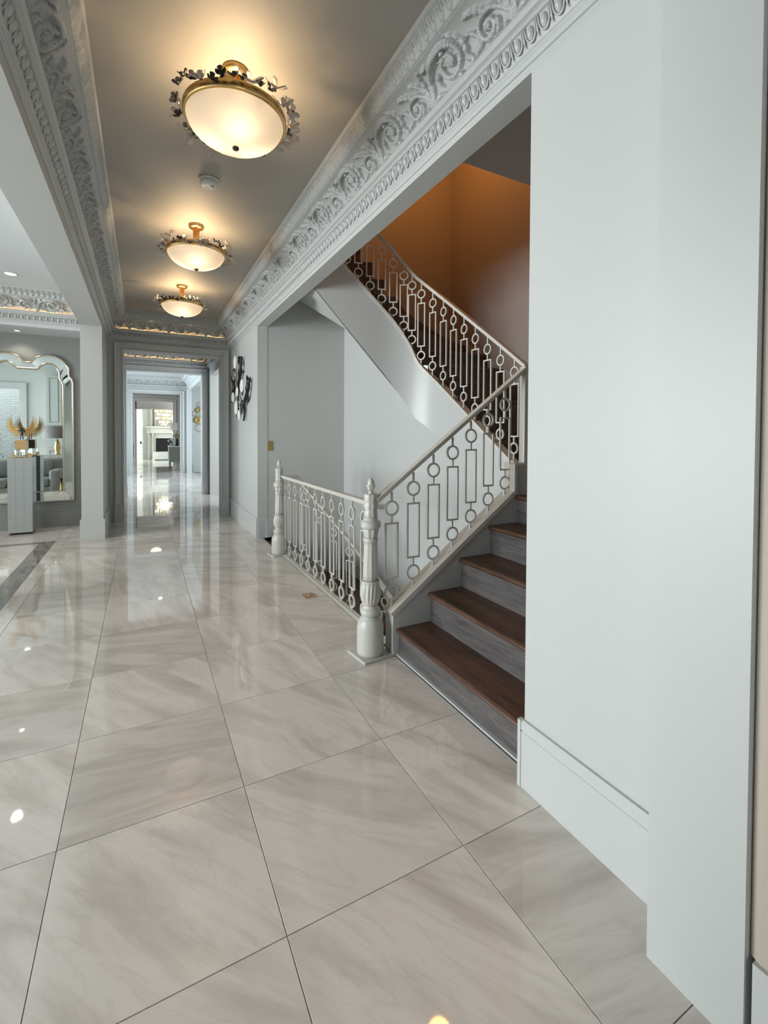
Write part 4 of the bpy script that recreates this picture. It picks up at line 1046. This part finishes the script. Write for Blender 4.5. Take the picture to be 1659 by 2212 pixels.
fv = [(0,0,.085),(0,-.002,.110),(0,0,.135),(0,.001,.152),(0,0,.163),(0,-.002,.175),(-.010,0,.080),(-.012,-.006,.045),(-.013,.004,.010),(-.014,-.010,.004),(.010,0,.080),(.014,-.012,.048),(.012,.002,.012),(.013,-.012,.004),(-.020,0,.142),(-.030,.004,.120),(-.024,-.012,.104),(.020,0,.142),(.030,.004,.120),(.024,-.012,.104)]
fe = [(0,1),(1,2),(2,3),(3,4),(4,5),(0,6),(6,7),(7,8),(8,9),(0,10),(10,11),(11,12),(12,13),(2,14),(14,15),(15,16),(2,17),(17,18),(18,19)]
fr_ = [.012,.013,.016,.006,.010,.009,.009,.007,.005,.0045,.009,.007,.005,.0045,.007,.0055,.004,.007,.0055,.004]
skin_figure('figure', fv, fe, fr_, 'black', r, (0, 0, .236))
def wing(side):
    out = []
    for k in range(12):
        u = k/11; ang = math.radians(70-112*u); L = .195*(1-.52*u)
        bx_, bz = side*(.085-.075*u**1.3), .405-.075*u
        w_ = .0085
        pts = [(0,.5),(.4,.9),(.75,.6),(1.0,.05),(.75,-.5),(.4,-.8),(0,-.5)]
        vs = []
        for t in (-.0015, .0015):
            for p, q in pts:
                an = ang+.30*(p-.4)*(1-u); x = L*p*math.cos(an)-q*w_*math.sin(an); z = L*p*math.sin(an)+q*w_*math.cos(an)
                vs.append((bx_+side*x, .014+.0024*k+t+.015*p, bz+z))
        n = len(pts); fs = [tuple(range(n)), tuple(range(2*n-1, n-1, -1))]+[(i, (i+1) % n, n+(i+1) % n, n+i) for i in range(n)]
        out.append(MB().add(vs, fs))
    return out
for sd in (-1, 1):
    w0 = MB().tube([(sd*.006, .014, .365), (sd*.045, .018, .385), (sd*.09, .022, .408)], [.012, .016, .007], 8)
    wo = obj('wing', w0, 'wing', r)
    for f in wing(sd): obj('feather', f, 'wing', wo)
# furniture that the mirror reflects
def bevel_box(x0, x1, y0, y1, z0, z1, b=.03, seg=3):
    bm = bmesh.new(); bmesh.ops.create_cube(bm, size=1)
    for v in bm.verts: v.co = Vector(((x0+x1)/2+v.co.x*(x1-x0), (y0+y1)/2+v.co.y*(y1-y0), (z0+z1)/2+v.co.z*(z1-z0)))
    bmesh.ops.bevel(bm, geom=bm.edges[:], offset=b, segments=seg, affect='EDGES', profile=.5)
    me = bpy.data.meshes.new('soft'); bm.to_mesh(me); bm.free()
    me.polygons.foreach_set('use_smooth', [True]*len(me.polygons)); return me
r = empty('sofa', (-2.3, 4.6, 0)); tag(r, 'grey upholstered sofa in the side room', 'sofa')
part('base', bevel_box(-3.2, -1.5, 4.2, 5.0, .10, .30), 'fabric', r)
part('back', bevel_box(-3.2, -1.5, 4.15, 4.38, .28, .84, .06), 'fabric', r)
for x0 in (-3.02, -2.34): part('seat_cushion', bevel_box(x0, x0+.66, 4.36, 5.02, .30, .46, .05), 'fabric', r); part('back_cushion', bevel_box(x0+.02, x0+.64, 4.36, 4.54, .46, .82, .06), 'fabric', r)
for x0 in (-3.22, -1.68): part('arm', bevel_box(x0, x0+.20, 4.2, 5.02, .12, .62, .05), 'fabric', r)
for x0 in (-3.15, -1.55):
    for y0 in (4.25, 4.95): part('leg', MB().lathe([(.015,0),(.022,.10)], 12, c=(x0, y0, 0)), 'black', r)
r = empty('accent_stool', (-1.40, 5.35, 0)); tag(r, 'small round stool with gold legs beside the sofa', 'stool')
obj('top', MB().lathe([(.09,.45),(.10,.455),(.10,.475),(.09,.48)], 28), 'black', r)
for k in range(3): a = k*2*PI/3; obj('leg', MB().tube([(.055*math.cos(a), .055*math.sin(a), .45), (.075*math.cos(a), .075*math.sin(a), 0)], .010, 8), 'gold', r)
r = empty('console_table', (-1.78, 3.4, 0)); tag(r, 'white console table behind the sofa', 'table')
obj('top', MB().bbox(-.35, .35, -.2, .2, .83, .87, .005), 'trim', r); obj('shelf', MB().box(-.33, .33, -.18, .18, .15, .18), 'trim', r)
for sx in (-1, 1):
    for sy in (-1, 1): obj('leg', MB().box(-.025, .025, -.025, .025, 0, .83), 'trim', r, (sx*.32, sy*.17, 0))
r = empty('table_lamp', (-1.75, 3.4, .87)); tag(r, 'gold table lamp with wide grey drum shade', 'lamp')
obj('base', MB().lathe([(.055,0),(.06,.015),(.035,.03),(.05,.09),(.062,.17),(.045,.27),(.02,.34),(.012,.36)], 28), 'gold', r)
obj('stem', MB().lathe([(.006,.35),(.006,.52)], 10), 'gold', r)
obj('lamp_shade', MB().lathe([(.28,.38),(.275,.66),(.27,.66),(.275,.38)], 48, cap=False), 'shade', r)
def panel_cabinet(name, x0, x1, z0, z1, label, ndoor, mat='trim'):
    r = empty(name, ((x0+x1)/2, .7, z0)); tag(r, label, 'cabinet')
    part('body', MB().box(x0, x1, .505, .86, z0, z1), mat, r)
    wdt = (x1-x0)/ndoor
    for k in range(ndoor):
        a = x0+wdt*k+.006; b = a+wdt-.012
        d = part('door', MB().box(a, b, .86, .88, z0+.006, z1-.006), mat, r)
        g = MB(); m = .07
        g.box(a+m, b-m, .88, .888, z0+m, z0+m+.015); g.box(a+m, b-m, .88, .888, z1-m-.015, z1-m); g.box(a+m, a+m+.015, .88, .888, z0+m+.015, z1-m-.015); g.box(b-m-.015, b-m, .88, .888, z0+m+.015, z1-m-.015)
        o = obj('panel_moulding', g, 'wall_grey', d)
        obj('knob', MB().sphere((b-.03, .895, (z0+z1)/2), .012, seg=10, rings=6), 'champagne', d)
    return r
panel_cabinet('wall_cabinet', -2.35, -1.25, 1.58, 2.95, 'pale panelled wall cabinet reflected in the mirror', 3)
panel_cabinet('base_cabinet', -2.35, -1.25, 0.0, .95, 'white panelled base cabinet under the wall cabinet', 3)
# garden behind the reflected window
m, nt, b_ = newmat('white_brick_wall')
br = N(nt, 'ShaderNodeTexBrick'); br.inputs['Color1'].default_value = (.82,.82,.80,1); br.inputs['Color2'].default_value = (.74,.74,.72,1); br.inputs['Mortar'].default_value = (.58,.58,.57,1)
br.inputs['Scale'].default_value = 1.0; br.inputs['Brick Width'].default_value = .22; br.inputs['Row Height'].default_value = .075; br.inputs['Mortar Size'].default_value = .008
tc = N(nt, 'ShaderNodeTexCoord'); mp = N(nt, 'ShaderNodeMapping'); mp.inputs['Rotation'].default_value = (PI/2, 0, 0)
nt.links.new(tc.outputs['Object'], mp.inputs[0]); nt.links.new(mp.outputs[0], br.inputs['Vector']); nt.links.new(br.outputs[0], b_.inputs['Base Color']); b_.inputs['Roughness'].default_value = .85
M['brickwall'] = m
struct('wall_garden', MB().box(-7.5, -1.0, -1.9, -1.7, -.1, 4.5), 'brickwall', 'white painted brick wall in the garden')
struct('ground_garden', MB().box(-7.5, -1.0, -1.7, .4, -.12, -.02), 'grout', 'garden paving outside the window')
def shrub(x, y, h, wd, label, seed):
    rnd = random.Random(seed); r = empty('shrub', (x, y, -.02)); tag(r, label, 'shrub')
    obj('stem', MB().tube([(0,0,0),(0,0,h*.8)], [.02,.008], 6), 'tan_block', r)
    g = MB()
    for k in range(260):
        t = rnd.random(); rr = wd*(1-.75*t)*math.sqrt(rnd.random()); a = rnd.uniform(0, 2*PI); z = h*(.1+.9*t)
        c = Vector((rr*math.cos(a), rr*math.sin(a), z)); d = Vector((math.cos(a), math.sin(a), rnd.uniform(-.2, .9))).normalized()*.07; sde = d.cross(Vector((0,0,1))).normalized()*.02
        g.add([c, c+d*.5+sde, c+d, c+d*.5-sde], [(0,1,2,3)])
    o = obj('foliage', g, 'green', r); o['kind'] = 'stuff'
shrub(-3.8, -.6, 1.55, .42, 'pointed green shrub against the white brick wall', 4)
shrub(-3.22, -.5, 1.15, .34, 'lower green shrub by the window edge', 5)

# ================================================================== ENFILADE CONTENTS
# gold ring sculpture
r = empty('ring_sculpture', (1.72, 17.3, 1.9)); tag(r, 'cluster of gold discs and rings on the bright room wall', 'wall sculpture')
for x, z, rad, kind in ((1.783,2.368,.079,'r'),(1.733,2.182,.097,'d'),(1.619,2.047,.088,'r'),(1.70,1.83,.123,'d'),(1.781,1.559,.132,'r'),(1.90,1.98,.11,'r'),(1.93,2.25,.09,'d')):
    if kind == 'd': o = obj('disc', disc(rad, rad), 'leaf_gold', r)
    else: o = obj('ring', MB().tube([(0, rad*math.cos(a), rad*math.sin(a)) for a in [2*PI*k/32 for k in range(32)]], .008, 6, close=True), 'leaf_gold', r)
    o.location = (x-1.72, -.03, z-1.9); o.rotation_euler = (0, 0, PI/2)
obj('bracket', MB().box(-.05, .20, -.025, -.001, -.02, .02), 'leaf_gold', r)
# sage console with lamp and flowers
r = empty('sage_console', (1.06, 18.7, 0)); tag(r, 'sage lacquer console on slim dark legs beyond the third doorway', 'console')
obj('body', MB().box(-.20, .50, -.35, .45, .31, .86), 'sage', r); obj('top', MB().box(-.22, .52, -.38, .48, .86, .895), 'stone', r)
for k in range(2): obj('door', MB().box(-.212, -.20, -.33+.4*k, .05+.4*k, .34, .83), 'sage', r)
for sx in (-.17, .47):
    for sy in (-.31, .41): obj('leg', MB().lathe([(.008,0),(.018,.31)], 10), 'dark', r, (sx, sy, 0))
obj('stretcher', MB().box(-.17, .47, -.32, -.30, .04, .055), 'silver', r)
r = empty('console_lamp', (1.02, 18.85, .895)); tag(r, 'table lamp with white drum shade on the sage console', 'lamp')
obj('base', MB().lathe([(.07,0),(.07,.02),(.03,.04),(.045,.25),(.03,.48),(.010,.60)], 20), 'silver', r)
obj('lamp_shade', MB().lathe([(.135,.58),(.13,.85),(.127,.85),(.132,.58)], 32, cap=False), 'white_shade', r)
def bouquet(name, loc, label, vase, n, spread, h, mats, seed, vmat):
    rnd = random.Random(seed); r = empty(name, loc); tag(r, label, 'flowers')
    obj('vase', MB().lathe(vase, 20), vmat, r)
    for k in range(n):
        a = rnd.uniform(0, 2*PI); rr = spread*math.sqrt(rnd.random()); z = h+spread*.9*math.sqrt(max(0, 1-(rr/spread)**2))*rnd.uniform(.2, 1)
        g = MB().sphere((0,0,0), rnd.uniform(.028, .045), seg=7, rings=4)
        obj('blossom', g, rnd.choice(mats), r, (rr*math.cos(a), rr*math.sin(a), z))
    g = MB()
    for k in range(7): a = rnd.uniform(0, 2*PI); g.tube([(0,0,h*.5),(spread*.5*math.cos(a), spread*.5*math.sin(a), h+.03)], .004, 5)
    obj('stems', g, 'green', r)['kind'] = 'stuff'
bouquet('flower_vase', (1.12, 18.45, .895), 'tan and cream flowers in a black vase on the console', [(.05,0),(.06,.02),(.055,.20),(.04,.26),(.05,.28)], 34, .16, .32, ['flower_t', 'flower_w', 'flower_t'], 11, 'black')
bouquet('flower_jar', (.93, 18.42, .895), 'white flowers in a small glass jar on the console', [(.04,0),(.045,.01),(.045,.12),(.04,.13)], 16, .10, .17, ['flower_w', 'flower_w', 'green'], 12, 'glass')
# fireplace
r = empty('fireplace', (1.3, 26.8, 0)); tag(r, 'white stone fireplace with twin columns at the end of the enfilade', 'fireplace')
FX0, FX1, FY = .14, 2.46, 26.55
part('mantel_shelf', MB().box(FX0-.02, FX1+.02, FY-.1, 27.0, 1.62, 1.70), 'stone', r)
part('frieze', MB().box(FX0+.05, FX1-.05, FY, 27.0, 1.34, 1.62), 'stone', r)
part('surround', MB().box(FX0+.08, .61, FY+.12, 27.0, 0, 1.34), 'stone', r); part('surround', MB().box(1.99, FX1-.08, FY+.12, 27.0, 0, 1.34), 'stone', r); part('surround', MB().box(.61, 1.99, FY+.12, 27.0, 1.08, 1.34), 'stone', r)
part('firebox', MB().box(.61, 1.99, FY+.3, 26.98, .38, 1.08), 'black', r)
part('hearth', MB().box(.45, 2.15, FY-.25, 27.0, .0, .38), 'stone', r)
for x in (.27, .47, 2.13, 2.33):
    part('column', MB().lathe([(.06,0),(.06,.05),(.045,.08),(.042,.6),(.038,1.20),(.05,1.24),(.062,1.30),(.062,1.34)], 20, c=(x, FY+.03, 0)), 'stone', r)
part('rosette', MB().sphere((.33, FY-.005, 1.48), .05, .02, .05), 'stone', r)
part('overmantel', MB().box(.35, .45, FY+.2, 27.0, 1.70, 3.6).box(.55, .62, FY+.25, 27.0, 1.7, 3.6), 'stone', r)
r = empty('rug', (1.3, 25.6, 0)); tag(r, 'dark grey rug before the fireplace', 'rug')
obj('field', MB().box(-.75, .9, -.8, .6, .001, .012), 'rug', r); obj('border', MB().box(-.80, .95, -.85, .65, .001, .006), 'fabric', r)
# crystal chandelier before the overmantel
r = empty('crystal_chandelier', (.93, 24.6, 3.8)); tag(r, 'glittering crystal chandelier before the fireplace', 'chandelier')
obj('rod', MB().tube([(0,0,0),(0,0,-1.2)], .012, 8), 'gold', r)
rnd = random.Random(9)
for tier, (rad, z, n) in enumerate(((.40,-1.38,26),(.32,-1.55,22),(.36,-1.72,22),(.22,-1.90,14),(.12,-2.02,8))):
    obj('ring', MB().tube([(rad*math.cos(a), rad*math.sin(a), z+.03) for a in [2*PI*k/24 for k in range(24)]], .008, 5, close=True), 'gold', r)
    for k in range(n):
        a = 2*PI*k/n+rnd.random()*.2
        obj('crystal', MB().lathe([(.003,-.05),(.026,0),(.018,.03),(.003,.04)], 6, smooth=False), 'crystal' if rnd.random() < .55 else 'crystal_gold', r, (rad*math.cos(a), rad*math.sin(a), z+rnd.uniform(-.04, .02)))
l = bpy.data.lights.new('chandelier_light', 'POINT'); l.energy = 30; l.color = (1, .9, .7); l.shadow_soft_size = .2
lo = bpy.data.objects.new('chandelier_light', l); C.objects.link(lo); lo.parent = r; lo.location = (0, 0, -1.65)
# cabinet pier with a sconce left of the fireplace
r = empty('tall_cabinet', (-.12, 26.3, 0)); tag(r, 'tall white drawer cabinet left of the fireplace', 'cabinet')
obj('body', MB().box(-.28, .13, 0, .5, 0, 3.4), 'stone', r)
for k in range(4): obj('drawer', MB().box(-.25, .11, -.02, 0, .08+.2*k, .26+.2*k), 'stone', r)
obj('door', MB().box(-.25, .11, -.02, 0, 1.1, 1.7), 'stone', r); obj('door', MB().box(-.25, .11, -.02, 0, 1.95, 2.6), 'stone', r)
obj('control_panel', MB().box(.0, .07, -.03, -.02, .80, .92), 'black', r)
r = empty('wall_sconce', (-.12, 26.3, 1.82)); tag(r, 'small lit sconce on the tall white cabinet', 'sconce')
obj('back_plate', MB().box(-.03, .03, -.02, 0, -.06, .06), 'gold', r); obj('shade', MB().lathe([(.06,-.03),(.09,.05),(.085,.05),(.055,-.03)], 16, c=(0, -.1, 0), cap=False), 'sconce', r)
# chair seen past the left jamb of the bright room
r = empty('side_chair', (-.55, 20.6, 0)); tag(r, 'grey side chair by the fourth doorway', 'chair')
obj('seat', bevel_box(-.24, .24, -.24, .24, .40, .48, .03), 'fabric', r); obj('backrest', bevel_box(-.24, .24, .18, .26, .48, .95, .03), 'fabric', r)
for sx in (-1, 1):
    for sy in (-1, 1): obj('leg', MB().lathe([(.012,0),(.02,.40)], 8), 'dark', r, (sx*.2, sy*.2, 0))
r = empty('vestibule_light', (.44, 19.6, ZC)); tag(r, 'flush lit ceiling light in the gallery', 'ceiling light')
obj('canopy', MB().lathe([(.10,0),(.10,-.03),(.02,-.035)], 24), 'gold', r); obj('glass_bowl', MB().lathe([(.20,-.10),(.16,-.16),(.09,-.20),(.003,-.215)], 32, cap=False), emit('lit_bowl', (1, .93, .82, 1), 2.5), r)
obj('stem', MB().tube([(0,0,-.03),(0,0,-.12)], .012, 8), 'gold', r)
